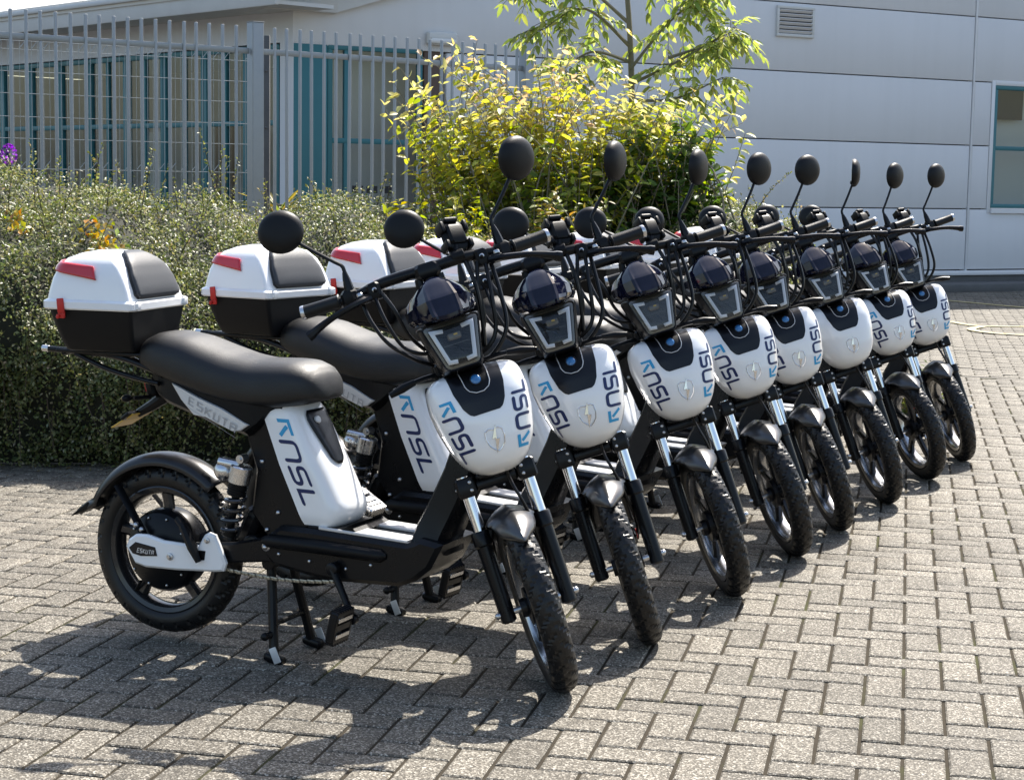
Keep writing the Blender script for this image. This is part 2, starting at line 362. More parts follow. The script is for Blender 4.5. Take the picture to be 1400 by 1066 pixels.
M['brown'] = mat('brown_door', (.10, .06, .04), .5, var=.2)
M['bluecloth'] = mat('blue_board', (.03, .16, .34), .5)
bld = empty('building', wp(WC, 0)); bld_inv = Matrix.Translation(-wp(WC, 0))
def BP(mb, name, m_, parent=bld, **k):
    if parent is bld: T = lambda v: v - wp(WC, 0)
    else: T = lambda v: v - wp(WC, 0)
    return mb.build(name, M[m_], parent, T=T, **k)
def roof_z(u): return 3.02 + .30 * (u - (WC + .45)) if u < 3.2 else 3.02 + .30 * (3.2 - WC - .45) - .30 * (u - 3.2)
mb = MB(); wbox(mb, -7.85, .18, .0, 3.3, -.40, -.11); wbox(mb, .18, 16, 2.75, 3.3, -.40, -.11); wbox(mb, .18, 16, 0, .99, -.40, -.11); wbox(mb, 2.1, 16, .99, 2.75, -.40, -.11); wbox(mb, 2.2, 16, 3.3, 7.2, -.40, -.115); wbox(mb, -4, 2.2, 3.3, 4.6, -.40, -.115); wbox(mb, WC, -7.85, 2.80, 4.2, -.40, -.11); BP(mb, 'wall_core', 'gap')
zs = [.255, 1.055, 1.885, 2.715, 3.545, 4.375, 5.205, 6.035, 6.865, 7.695]
cols_ = [(-7.85, -.17), (-.145, .185), (2.2, 9.5)]
for a, b_ in zip(zs[:-1], zs[1:]):
    for c0, c1 in ((-7.82, -.165), (-.125, .17 if 1.06 < b_ < 2.8 else 14.0)):
        if b_ - a <= 0: continue
        if b_ > 2.8 and c0 < -1: c0 = max(WC if a < 3 else -99, (a - 3.07) / .31 - 9.1)
        if b_ > 6 and c0 > -1: c0 = max(c0, (a - 3.07) / .31 - 9.1)
        if c0 > c1 - .2: continue
        mb = MB(); wbox(mb, c0, c1, a + .007, b_ - .007, -.11, 0, .008); BP(mb, 'cladding_panel', 'clad')
    if 1.06 < b_ < 2.8:
        mb = MB(); wbox(mb, 2.1, 14.0, a + .007, b_ - .007, -.11, 0, .008); BP(mb, 'cladding_panel', 'clad')
mb = MB(); wbox(mb, -.160, -.130, .24, 6.9, -.10, .012, .004); BP(mb, 'cladding_joint_trim', 'cladtrim')
mb = MB(); wbox(mb, -7.85, 9, .185, .245, -.10, .03, .006); BP(mb, 'base_trim', 'cladtrim')
mb = MB(); wbox(mb, -7.85, 9, -.03, .18, -.10, -.005, .004); BP(mb, 'plinth', 'plinth')
mb = MB(); wbox(mb, -6, 9, -.03, .10, .0, .55, .015); BP(mb, 'kerb', 'plinth')
# roof: pale sheet rising inwards from the eave, verge along the gable
M['roofsheet'] = mat('pale_roof_sheet', (.66, .64, .60), .5, var=.08, vscale=2)
mb = MB(); rg = []
for u in (-9.16, 9.0, 15):
    z = 3.07 + .31 * (min(u, 9.0) + 9.16) - .31 * max(0, u - 9.0)
    rg.append([wp(u, z, .10), wp(u, z + .30, .10), wp(u, z + .30, -14), wp(u, z, -14)])
mb.loft(rg); rf = BP(mb, 'roof', 'fascia', ang=10)
mb = MB(); wbox(mb, -9.98, -9.15, 3.06, 3.36, -.6, .10, .01); BP(mb, 'eave_end_box', 'fascia')
# ventilation louvres
def louvre(u0, u1, z0, z1, label):
    o = empty('wall_vent', wp((u0 + u1) / 2, z0)); T = lambda v: v - o.location
    tag(o, label, 'vent', 'wall vents')
    mb = MB(); f = .035
    wbox(mb, u0, u1, z1 - f, z1, .0, .035, .004); wbox(mb, u0, u1, z0, z0 + f, .0, .035, .004); wbox(mb, u0, u0 + f, z0 + f, z1 - f, .0, .034, .004); wbox(mb, u1 - f, u1, z0 + f, z1 - f, .0, .034, .004)
    mb.build('vent_frame', M['whitebox'], o, T=T)
    mb = MB(); wbox(mb, u0 + f, u1 - f, z0 + f, z1 - f, .002, .006); mb.build('vent_back', M['gap'], o, T=T)
    n = 6
    for k in range(n):
        zc = z0 + f + (k + .5) * (z1 - z0 - 2 * f) / n; Rm = Matrix((WU, WN * -1, Vector((0, 0, 1)))).transposed() @ rotm('X', R(-42))
        mb = MB(); mb.box(wp((u0 + u1) / 2, zc, .020), (u1 - u0 - 2 * f, .045, .008), Rm, .002); mb.build('vent_slat', M['cladtrim'], o, T=T)
louvre(-3.36, -2.79, 3.13, 3.50, 'white framed slatted vent standing clear on the grey wall')
louvre(-4.85, -4.28, 3.27, 3.64, 'white framed slatted vent half hidden by the young tree')
# gable window at the right edge
def window(u0, u1, z0, z1, trans, muls, parent, wpf, wb, name='window', fr='teal', dep=-.06, paleinner=None):
    """frame, panes and reveal built in the wall's own axes"""
    f = .055; w0 = MB(); wb(w0, u0, u1, z1 - f, z1, dep, .0, .004); wb(w0, u0, u1, z0, z0 + f, dep, .012, .004); wb(w0, u0, u0 + f, z0 + f, z1 - f, dep, -.001, .004); wb(w0, u1 - f, u1, z0 + f, z1 - f, dep, -.001, .004)
    wo = BP(w0, name, fr)
    for t in trans:
        q = MB(); wb(q, u0 + f, u1 - f, t - f / 2, t + f / 2, dep + .004, -.004, .004); BP(q, 'transom', fr, wo)
    for t in muls:
        q = MB(); wb(q, t - f / 2, t + f / 2, z0 + f, z1 - f, dep + .006, -.006, .004); BP(q, 'mullion', fr, wo)
    xs_ = [u0 + f] + [c for t in muls for c in (t - f / 2, t + f / 2)] + [u1 - f]; zs_ = [z0 + f] + [c for t in trans for c in (t - f / 2, t + f / 2)] + [z1 - f]
    for a in range(0, len(xs_), 2):
        for c in range(0, len(zs_), 2):
            q = MB(); wb(q, xs_[a], xs_[a + 1], zs_[c], zs_[c + 1], dep + .024, dep + .030); BP(q, 'pane', 'winglass', wo, smooth=False)
    return wo
window(.235, 2.05, 1.07, 2.68, [1.86], [1.15], bld, wp, wbox)
mb = MB(); wbox(mb, .175, .235, 1.0, 2.74, -.11, .006, .004); wbox(mb, .235, 2.1, 2.68, 2.74, -.11, .006, .004); wbox(mb, .235, 2.1, 1.0, 1.066, -.11, .03, .004); wbox(mb, 2.05, 2.1, 1.07, 2.68, -.11, .006, .004); BP(mb, 'window_surround', 'cladtrim')
mb = MB(); wbox(mb, .24, 2.05, 1.07, 2.68, -.39, -.385); BP(mb, 'pane_reflection_fill', 'paleinner')  # sheet behind the glass; its pale tone stands in for reflections in the panes
mb = MB(); wbox(mb, .30, .46, 2.05, 2.42, -.24, -.22); BP(mb, 'blue_board', 'bluecloth')
mb = MB(); wbox(mb, .42, 1.0, 2.25, 2.66, -.30, -.28); BP(mb, 'dark_blind', 'gap')
# glazed doors under the low end of the gable
wbox(MB(), 0, 1, 0, 1, 0, 1)
mb = MB(); wbox(mb, WC, WC + .40, 0, 2.80, -.10, .0, .01); BP(mb, 'teal_panel', 'teal')
window(WC + .40, -8.11, .0, 2.74, [1.72], [WC + .62], bld, wp, wbox, name='glazed_door')
mb = MB(); wbox(mb, WC + .4, -8.1, .0, 2.74, -.9, -.88); BP(mb, 'door_interior', 'interior')
for k in range(3):
    mb = MB(); wbox(mb, -8.93 + k * .17, -8.80 + k * .17, 1.16, 1.24, -.029, -.026); BP(mb, 'door_sticker', 'gap')
mb = MB(); wbox(mb, -8.09, -7.87, 0, 2.74, -.09, -.02, .01); BP(mb, 'brown_panel', 'brown')
mb = MB(); wbox(mb, -8.1, -7.85, 2.74, 2.80, -.1, .0); BP(mb, 'lintel', 'teal')
o = empty('wall_light', wp(-7.9, 2.79)); tag(o, 'white rectangular bulkhead light high on the grey gable wall', 'light'); T = lambda v: v - o.location
mb = MB(); wbox(mb, -8.08, -7.71, 2.79, 2.93, .0, .07, .02); mb.build('light_casing', M['whitebox'], o, T=T)
mb = MB(); wbox(mb, -8.06, -7.73, 2.805, 2.86, .05, .085, .015); mb.build('light_diffuser', M['ledframe'], o, T=T)
# eave side
SA = R(42); SU = Vector((-math.sin(SA), math.cos(SA), 0)); SN = Vector((-math.cos(SA), -math.sin(SA), 0)); SC = wp(WC, 0)
def sp_(u, z, out=0.0): return SC + SU * u + SN * out + Vector((0, 0, z))
def sbox(mb, u0, u1, z0, z1, o0, o1, bev=0.0):
    c = sp_((u0 + u1) / 2, (z0 + z1) / 2, (o0 + o1) / 2); Rm = Matrix((SU, SN * -1, Vector((0, 0, 1)))).transposed()
    return mb.box(c, (abs(u1 - u0), abs(o1 - o0), abs(z1 - z0)), Rm, bev)
mb = MB(); sbox(mb, .0, 14, 2.745, 3.1, -.3, .0); sbox(mb, .0, .24, 0, 2.745, -.3, .0); sbox(mb, 0.24, 14, 0, .58, -.3, .0); BP(mb, 'side_wall', 'clad', smooth=False)
us = [.26, .90, 1.76, 2.64, 3.5, 4.4, 5.15, 5.95, 6.75, 7.6, 8.5]
for a, b_ in zip(us[:-1], us[1:]): window(a + .004, b_ - .004, .6, 2.73, [1.90], [(a + b_) / 2] if b_ - a > .8 else [], bld, sp_, sbox)
mb = MB(); sbox(mb, .3, 9, .0, 2.74, -2.4, -2.35); BP(mb, 'room_back_wall', 'interior')
mb = MB(); sbox(mb, .25, 9, 2.75, 2.80, -2.6, -.02); BP(mb, 'added_ceiling', 'paleinner')  # ceiling and end walls added so light enters only through the windows
mb = MB(); sbox(mb, .22, .26, 0, 2.74, -2.6, -.07); BP(mb, 'added_end_wall', 'interior')
mb = MB(); sbox(mb, 9, 9.05, 0, 2.74, -2.6, -.02); BP(mb, 'added_end_wall', 'interior')
for k in range(5):
    mb = MB(); sbox(mb, .6 + k * 1.55, 1.0 + k * 1.55, .9, 2.0 - .1 * (k % 2), -1.9 + .1 * k, -1.85 + .1 * k); BP(mb, 'room_cupboard', 'paleinner' if k % 2 else 'brown')
mb = MB(); q_ = [sp_(-.6, 3.33, .62), sp_(16, 3.33, .62), sp_(16, 6.2, -9), sp_(-.6, 6.2, -9)]; mb.v = [tuple(p) for p in q_] + [tuple(p - Vector((0, 0, .12))) for p in q_]; mb.f = [(0, 1, 2, 3), (7, 6, 5, 4), (0, 4, 5, 1), (1, 5, 6, 2), (2, 6, 7, 3), (3, 7, 4, 0)]; BP(mb, 'eave_roof', 'roofsheet', smooth=False)
mb = MB(); sbox(mb, -.55, 16, 3.05, 3.32, .55, .60, .01); BP(mb, 'eave_fascia', 'fascia')
mb = MB(); sbox(mb, -.45, 14, 3.07, 3.11, -.2, .55); BP(mb, 'eave_soffit', 'fascia', smooth=False)
mb = MB(); sbox(mb, -.55, 16, 3.25, 3.30, .60, .66, .01); BP(mb, 'gutter', 'fascia')

# ------------------------------------------------------------------ vertical bar fence
M['galv'] = mat('galvanised_steel', (.31, .325, .33), .5, metal=.55, var=.25, vscale=6, rvar=.1)
M['wire'] = mat('mesh_wire', (.36, .39, .39), .5, metal=.3)
F0 = Vector((-3.6, 12.95, 0)); FU = Vector((.8, .6, 0)); FN = Vector((.6, -.8, 0)); FR = Matrix((FU, FN * -1, Vector((0, 0, 1)))).transposed()
fence = empty('bar_fence', F0); tag(fence, 'galvanised vertical bar fence behind the hedge', 'fence')
def fp_(u, z, o=0): return FU * u + FN * o + Vector((0, 0, z))
bar_me = None
def fbar(u, z1, parent=fence):
    global bar_me
    if bar_me is None:
        mb = MB(); mb.box((0, 0, 1.235), (.024, .020, 2.47), FR, .004); o = mb.build('fence_bar', M['galv'], fence); bar_me = o.data
    else:
        o = bpy.data.objects.new('fence_bar', bar_me); COL.objects.link(o); o.parent = parent
    o.location = fp_(u, 0); o.rotation_euler = (rng.normal(0, .0015), rng.normal(0, .0015), 0); return o
u = -1.36
while u < 4.52:
    if abs(u - 1.955) > .06: fbar(u, 2.47)
    u += .1125
for a, b_ in ((-1.45, 1.90), (2.01, 4.55)):
    for z in (2.28, .25):
        mb = MB(); mb.box(fp_((a + b_) / 2, z), (b_ - a, .010, .045), FR, .002); mb.build('fence_rail', M['galv'], fence)
for u in (1.955, 4.60):
    mb = MB(); mb.box(fp_(u, 1.25), (.10, .10, 2.50), FR, .006); mb.box(fp_(u, 2.502), (.106, .106, .006), FR, .002); mb.build('fence_post', M['galv'], fence)
# welded mesh fence behind, with its post
wf_ = empty('mesh_fence', (-4.9, 14.6, 0)); tag(wf_, 'welded wire mesh fence with a dark post behind the bar fence', 'fence')
MU = Vector((.86, .51, 0)); 
def mp(u, z): return MU * u + Vector((0, 0, z))
for z in (.6, .85, 1.1, 1.35, 1.60, 1.78, 1.97, 2.15, 2.33, 2.40):
    mb = MB(); mb.tube([mp(-.5, z), mp(3.05, z)], .003, 6); mb.build('wire', M['wire'], wf_)
mb = MB()
for k in range(72): mb.tube([mp(-.5 + k * .05, .1), mp(-.5 + k * .05, 2.40)], .002, 4)
for k in range(36): 
    for z in (1.36, 2.34): mb.tube([mp(-.5 + k * .1, z), mp(-.45 + k * .1, z + .06)], .003, 4)
o = mb.build('vertical_wires', M['wire'], wf_); o['kind'] = 'stuff'
mb = MB(); mb.box(mp(3.1, 1.28), (.06, .06, 2.56), None, .004)
for z in (1.2, 1.75, 2.25): mb.ball(mp(3.1, z) + Vector((0, -.035, 0)), .012, 8, 6)
mb.build('mesh_post', M['plinth'], wf_)

# ------------------------------------------------------------------ planting
def leaf_mat(name, rough=.45, transl=.35, spec=.5):
    m = bpy.data.materials.new(name); m.use_nodes = True; nt = m.node_tree; b = nt.nodes["Principled BSDF"]; N = nt.nodes.new; L = nt.links.new
    at = N("ShaderNodeAttribute"); at.attribute_name = 'Col'; L(at.outputs['Color'], b.inputs['Base Color'])
    b.inputs['Roughness'].default_value = rough; b.inputs['Specular IOR Level'].default_value = spec
    tr = N("ShaderNodeBsdfTranslucent"); hs = N("ShaderNodeHueSaturation"); hs.inputs['Saturation'].default_value = 1.15; hs.inputs['Value'].default_value = 1.5; hs.inputs['Hue'].default_value = .485; L(at.outputs['Color'], hs.inputs['Color']); L(hs.outputs[0], tr.inputs[0])
    mx = N("ShaderNodeMixShader"); mx.inputs[0].default_value = transl; L(b.outputs[0], mx.inputs[1]); L(tr.outputs[0], mx.inputs[2]); L(mx.outputs[0], nt.nodes['Material Output'].inputs[0])
    return m
M['leaf'] = leaf_mat('small_leaves', .42, .38, .42); M['bigleaf'] = leaf_mat('shrub_leaves', .45, .5, .4)
M['bark'] = mat('bark', (.19, .17, .12), .85, bump=.5, bscale=40, var=.3, vscale=12); M['twig'] = mat('twig', (.07, .05, .035), .8)
def leaves(P, D, Nn, Ln, Wd, col, fold=.25, six=False):
    """P base points, D unit directions, Nn approx normals, arrays"""
    P, D, Nn = map(np.asarray, (P, D, Nn)); D = D / np.linalg.norm(D, axis=1, keepdims=True)
    S = np.cross(D, Nn); S /= np.linalg.norm(S, axis=1, keepdims=True) + 1e-9; U = np.cross(S, D)
    Ln = np.asarray(Ln)[:, None]; Wd = np.asarray(Wd)[:, None]
    if not six:
        V = np.stack([P, P + D * Ln * .5 + S * Wd * .5 + U * Wd * fold, P + D * Ln, P + D * Ln * .5 - S * Wd * .5 + U * Wd * fold], 1); n = len(P)
        F = np.array([[0, 1, 2], [0, 2, 3]]); F = (F[None] + 4 * np.arange(n)[:, None, None]).reshape(-1, 3); C = np.repeat(np.asarray(col), 4, 0)
    else:
        dr = -U * Ln * .16
        V = np.stack([P, P + D * Ln * .28 + S * Wd * .45 + U * Wd * fold, P + D * Ln * .68 + S * Wd * .38 + U * Wd * fold * .8 + dr * .5, P + D * Ln + dr, P + D * Ln * .68 - S * Wd * .38 + U * Wd * fold * .8 + dr * .5, P + D * Ln * .28 - S * Wd * .45 + U * Wd * fold, P + D * Ln * .5 + dr * .2], 1); n = len(P)
        F = np.array([[0, 1, 6], [1, 2, 6], [2, 3, 6], [3, 4, 6], [4, 5, 6], [5, 0, 6]]); F = (F[None] + 7 * np.arange(n)[:, None, None]).reshape(-1, 3); C = np.repeat(np.asarray(col), 7, 0)
    return V.reshape(-1, 3), F, C
def unit(n): v = rng.normal(size=(n, 3)); return v / np.linalg.norm(v, axis=1, keepdims=True)
def pick(n, pal, wts, jit=.18):
    pal = np.array(pal); c = pal[rng.choice(len(pal), n, p=np.array(wts) / sum(wts))]; return np.clip(c * (1 + rng.normal(0, jit, (n, 1))) * (1 + rng.normal(0, .06, (n, 3))), .005, .9)

# --- hedge: rounded bank of small-leaved cotoneaster
prof_s = np.array([0, .12, .25, .35, .45, .55, .68, .82, 1.0]); prof_d = np.array([.10, .0, -.06, -.02, .12, .34, .72, 1.2, 1.9]); prof_z = np.array([0, .28, .50, .66, .82, .97, 1.14, 1.25, 1.33])
hx = np.array([-6.5, -4, -2.4, -1.2, -.3, .4, 1.2, 2.0]); hs_ = np.array([.99, .97, .945, .885, .79, .76, .92, .78])
def lump(x, s): return .05 * np.sin(3.1 * x + 4 * s) + .045 * np.sin(6.7 * x - 7 * s + 1) + .035 * np.sin(11 * x + 12 * s + 2) + .025 * np.sin(19 * x - 15 * s)
def hpt(x, s, off=0.0):
    yf = np.interp(x, [-7, -4, -1.6, .3, 1.9, 2.6], [7.7, 7.75, 7.95, 8.9, 10.0, 10.6]); d = np.interp(s, prof_s, prof_d); z = np.interp(s, prof_s, prof_z) * np.interp(x, hx, hs_)
    l = lump(x, s) * np.minimum(1, s * 6) + off
    nd = np.interp(s, [0, .3, .5, .8, 1], [-1, -.85, -.7, -.35, -.1]); nz = np.interp(s, [0, .3, .5, .8, 1], [0, .4, .7, .93, 1.])
    end = np.clip((2.05 - x) / .35, 0, 1)
    return np.stack([x + 0 * s, yf + d * 1.0 + nd * l, z * end ** .5 + nz * l], -1)
hedge = empty('hedge', (-1.5, 8.6, 0)); tag(hedge, 'low bank of small-leaved green hedge behind the scooters', 'hedge')
HB = np.array([-1.5, 8.6, 0])
X, S_ = np.meshgrid(np.linspace(-6, 2.05, 90), np.linspace(0, 1, 30), indexing='ij'); core = hpt(X, S_, -.06)
idx = np.arange(90 * 30).reshape(90, 30); F = np.stack([idx[:-1, :-1], idx[1:, :-1], idx[1:, 1:], idx[:-1, 1:]], -1).reshape(-1, 4)
M['hedgecore'] = mat('hedge_core_shade', (.018, .020, .012), .9, bump=.6, bscale=40)  # core sheet under the leaves; dark colour stands in for shade in the gaps
fast_mesh('dark_core', core.reshape(-1, 3) - HB, F, M['hedgecore'], hedge, smooth=True)
n = 190000
x = rng.uniform(-5.0, 2.08, n); x[:30000] = rng.uniform(-3, -.2, 30000); s = rng.beta(1.15, 1.25, n); off = rng.normal(0, .028, n); shoots = rng.random(n) < .05; off[shoots] += np.abs(rng.normal(0, .05, shoots.sum()))
gap_ = np.sin(9 * x + 3 * np.sin(13 * s + 2 * x)) + np.sin(23 * s + 5 * np.sin(4 * x)) + .8 * np.sin(17 * x - 21 * s); keep = rng.random(n) < np.clip(.72 + .30 * gap_, .12, 1); x, s, off = x[keep], s[keep], off[keep]; n = len(x)
P = hpt(x, s, off); e1 = hpt(x, np.clip(s + .01, 0, 1), 0) - hpt(x, np.clip(s - .01, 0, 1), 0); nrm = np.cross(np.stack([np.ones(n), np.zeros(n), np.zeros(n)], 1), e1); nrm /= np.linalg.norm(nrm, axis=1, keepdims=True)
D = unit(n) + nrm * .4 + np.array([0, -.1, -.35]); Nn = unit(n) * .7 + nrm + np.array([0, 0, .5])
low = np.clip(P[:, 2] / 1.1, 0, 1)[:, None]
c = pick(n, [(.11, .135, .045), (.17, .19, .07), (.25, .26, .125), (.055, .075, .024), (.36, .36, .24)], [4, 4, 2.4, 3.4, .9])
V1, F1, C1_ = leaves(P, D, Nn, rng.uniform(.014, .026, n), rng.uniform(.009, .016, n), c)
# sprigs standing out of the top and trailing down the front
SP, SD, SN_, tw = [], [], [], MB()
for k in range(270):
    if k < 150: x0 = rng.uniform(-4.6, 1.9); s0 = rng.uniform(.5, 1.0); base = hpt(np.array([x0]), np.array([s0]), 0)[0]; d = np.array([rng.normal(0, .35), rng.normal(-.1, .35), 1.0]); L_ = rng.uniform(.10, .26) if k % 3 else rng.uniform(.2, .34)
    else: x0 = rng.uniform(-4, -.3); s0 = rng.uniform(.12, .5); base = hpt(np.array([x0]), np.array([s0]), .03)[0]; d = np.array([rng.normal(0, .2), -.25, -1.0]); L_ = rng.uniform(.15, .45)
    d /= np.linalg.norm(d); pts = []; bend = rng.normal(0, .25, 3)
    for q in range(8):
        t = q / 7; p = base + d * L_ * t + bend * L_ * t * t * .5; pts.append(p)
    tw.tube([Vector(p - HB) for p in pts], [.0028 * (1 - .7 * q / 7) for q in range(8)], 4)
    for q in np.linspace(.05, 1, int(L_ * 110)):
        i = min(6, int(q * 7)); p = pts[i] + (pts[i + 1] - pts[i]) * (q * 7 - i); SP.append(p); v = unit(1)[0]; SD.append(v + d * .4); SN_.append(unit(1)[0] + np.array([0, -.2, .6]))
n2 = len(SP); c2 = pick(n2, [(.14, .16, .05), (.20, .21, .08), (.10, .12, .035), (.28, .26, .14)], [3, 3, 2, 1]); V2, F2, C2 = leaves(SP, SD, SN_, rng.uniform(.014, .024, n2), rng.uniform(.009, .014, n2), c2)
# a patch of yellow leaves
yl = [(-1.98, .60), (-1.93, .585), (-1.90, .56), (-1.95, .63), (-1.86, .55), (-2.33, .63), (-2.30, .60)]; SP, SD, SN_ = [], [], []
for x0, s0 in yl:
    for q in range(14): p = hpt(np.array([x0 + rng.normal(0, .03)]), np.array([s0 + rng.normal(0, .012)]), .05)[0]; SP.append(p); SD.append(unit(1)[0]); SN_.append(np.array([rng.normal(0, .5), -.6, .6]))
n3 = len(SP); c3 = pick(n3, [(.42, .30, .03), (.30, .36, .05), (.45, .22, .04)], [3, 2, 1]); V3, F3, C3 = leaves(SP, SD, SN_, rng.uniform(.03, .055, n3), rng.uniform(.02, .035, n3), c3)
V = np.concatenate([V1, V2, V3]) - HB; F = np.concatenate([F1, F2 + len(V1), F3 + len(V1) + len(V2)]); C_ = np.concatenate([C1_, C2, C3])
o = fast_mesh('foliage', V, F, M['leaf'], hedge, C_); o['kind'] = 'stuff'
o = tw.build('sprigs', M['twig'], hedge); o['kind'] = 'stuff'
nl = 420; lx_ = rng.uniform(-3.6, 2.0, nl); ly_ = np.interp(lx_, [-7, -4, -1.6, .3, 1.9, 2.6], [7.7, 7.75, 7.95, 8.9, 10.0, 10.6]) - np.abs(rng.normal(0, .16, nl)) + .05
lp = np.stack([lx_, ly_, np.full(nl, .004)], 1); ld_ = unit(nl); ld_[:, 2] = np.abs(ld_[:, 2]) * .15; lc = pick(nl, [(.16, .12, .05), (.10, .09, .035), (.22, .17, .06)], [2, 2, 1])
Vl, Fl, Cl = leaves(lp, ld_, np.array([0, 0, 1.]) + rng.normal(0, .25, (nl, 3)), rng.uniform(.012, .03, nl), rng.uniform(.008, .016, nl), lc); o = fast_mesh('leaf_litter', Vl, Fl, M['leaf'], None, Cl); tag(o, 'dry leaf litter scattered along the hedge foot', 'litter', kind='stuff')
# soil bed below
sheet('planting_bed', [(-7, 7.68), (-4, 7.73), (-1.6, 7.92), (.3, 8.88), (1.9, 9.98), (2.75, 10.5), (2.9, 12.2), (1.2, 16.5), (-9, 16.5)], -.004, 'soil')
# purple flower head above the hedge
fl = empty('purple_flower', (-2.68, 9.55, 1.2)); tag(fl, 'purple flower head poking above the hedge at the left edge', 'flower')
mb = MB(); mb.tube([(0, 0, -.1), (.01, 0, .12), (.0, 0, .2)], .004, 6); mb.build('stalk', M['twig'], fl)
nn = 160; v = unit(nn) * np.array([.032, .032, .045]); cc = pick(nn, [(.22, .05, .34), (.34, .10, .48), (.16, .03, .26)], [1, 1, 1]); Vq, Fq, Cq = leaves(v + np.array([0, 0, .205]), v + unit(nn) * .02, unit(nn), np.full(nn, .016), np.full(nn, .012), cc); fast_mesh('petals', Vq, Fq, M['bigleaf'], fl, Cq)

# --- leafy shrub: stems carrying paired leaves
def shoot_plant(name, label, cat, base, targets, leaf_len, pal_fn, ntwig=0, parent_off=(0, 0, 0), per=16, droop=.25, stem_r=.012, start=.35, six=True, matn='bigleaf'):
    root = empty(name, base); tag(root, label, cat); B = np.array(base, float); st_ = MB(); LP, LD, LN, LC, LL = [], [], [], [], []
    for tgt in targets:
        tgt = np.array(tgt, float); d = tgt - B; L_ = np.linalg.norm(d); side = rng.normal(0, .10 * L_, 3); side[2] = abs(side[2]) * .6; pts = [B + d * t + side * math.sin(math.pi * t) + np.array([0, 0, -.10 * L_ * t * t * 0]) for t in np.linspace(0, 1, 9)]
        st_.tube([Vector(p - B) for p in pts], [stem_r * (1 - .85 * k / 8) for k in range(9)], 5)
        m_ = int(per * (.7 + .6 * rng.random()))
        for k in range(m_):
            t = start + (1 - start) * (k / max(1, m_ - 1)) ** .8; f_ = t * 8; i = min(7, int(f_)); p = pts[i] + (pts[i + 1] - pts[i]) * (f_ - i); ax = pts[i + 1] - pts[i]; ax /= np.linalg.norm(ax)
            for sg in (-1, 1):
                rn = rng.normal(0, 1, 3); s1 = np.cross(ax, rn); s1 /= np.linalg.norm(s1) + 1e-9
                dd = s1 * sg * .9 + ax * .45 + np.array([0, 0, -droop]) ; LP.append(p + s1 * sg * .005); LD.append(dd); LN.append(np.array([0, 0, 1.]) + rng.normal(0, .45, 3)); LC.append(pal_fn(p, t)); LL.append(leaf_len * (1.1 - .45 * t) * rng.uniform(.7, 1.25))
    LL = np.array(LL); V, F, C = leaves(LP, LD, LN, LL, LL * rng.uniform(.42, .6, len(LL)), LC, .18, six)
    o = fast_mesh('crown', V - B, F, M[matn], root, C); st_.build('stems', M['bark'], root); return root
def jitc(c): return np.clip(np.array(c) * (1 + rng.normal(0, .16)) * (1 + rng.normal(0, .05, 3)), .01, .9)
def shrub_pal(p, t):
    # young growth is lime to cream at the tips, deep green inside
    r_ = rng.random() + .55 * math.sin(4.2 * p[0] + 1.0) * math.cos(5.5 * p[2]) 
    if t > .93 and p[2] > 1.6: return jitc((.46, .38, .22) if r_ < .2 else (.50, .48, .18))
    if t > .72: return jitc((.40, .40, .075) if r_ < .6 else (.26, .31, .05))
    return jitc((.19, .25, .035) if r_ < .5 else (.10, .16, .028))
def crown_targets(n, c, r, zmin=0., up=.0):
    out = []
    while len(out) < n:
        v = unit(1)[0]; v = v * rng.uniform(.70, 1.05) * (.90 + .16 * math.sin(5 * v[0] + 2) * math.cos(4 * v[2] + 1) + .10 * math.sin(9 * v[0] - 6 * v[2]))
        q = np.array(c) + v * np.array(r)
        if q[2] > zmin: out.append(q)
    return out
tg = crown_targets(230, (.28, 10.75, 1.42), (.92, .6, .62), .75) + crown_targets(110, (.75, 10.7, 1.45), (.5, .5, .45), .8) + crown_targets(110, (-.2, 10.6, 1.5), (.5, .5, .42), .9)
tg += [(x_, 10.7 + rng.normal(0, .2), z_) for x_, z_ in ((-.68, 1.95), (-.45, 2.02), (-.3, 1.92), (-.1, 1.98), (.1, 2.0), (.3, 2.03), (.52, 2.12), (.62, 1.98), (.85, 1.9), (1.05, 1.85), (1.2, 1.82), (1.3, 1.78), (1.36, 1.68), (1.3, 1.6), (-.8, 1.75), (.95, 2.0), (.2, 2.08))]
for q in range(46):
    x_ = rng.uniform(-.72, 1.25); tg.append((x_, 10.7 + rng.normal(0, .25), 1.72 + .26 * math.sin(2.3 * (x_ + .7)) + rng.uniform(-.05, .20)))
shoot_plant('leafy_shrub', 'large lime green shrub with reddish tips rising behind the hedge', 'shrub', (.25, 10.8, .1), tg, .088, shrub_pal, per=17, stem_r=.009, start=.42)
def dark_pal(p, t): return jitc((.05, .10, .02) if rng.random() < .6 else (.09, .15, .03))
tg = crown_targets(120, (.86, 10.45, 1.32), (.38, .3, .40), .7)
shoot_plant('dark_green_shrub', 'dark green broad-leaved shrub at the right side of the lime shrub', 'shrub', (.86, 10.5, .1), tg, .10, dark_pal, per=14, stem_r=.014, start=.5)
def yel_pal(p, t): return jitc((.34, .33, .035) if rng.random() < .55 else (.22, .28, .04))
tg = crown_targets(34, (-.42, 9.75, 1.06), (.34, .25, .2), .85) + [(-.98, 9.8, 1.10), (-.88, 9.75, 1.05), (-.78, 9.7, 1.0), (-.7, 9.7, 1.12)]
shoot_plant('yellow_leaved_shrub', 'low yellow-leaved plant growing through the hedge top', 'shrub', (-.45, 9.85, .3), tg, .085, yel_pal, per=10, stem_r=.009, start=.65)
tg = crown_targets(40, (.28, 9.9, 1.05), (.38, .25, .26), .8)
def mid_pal(p, t): return jitc((.30, .24, .06) if rng.random() < .35 else (.20, .24, .04))
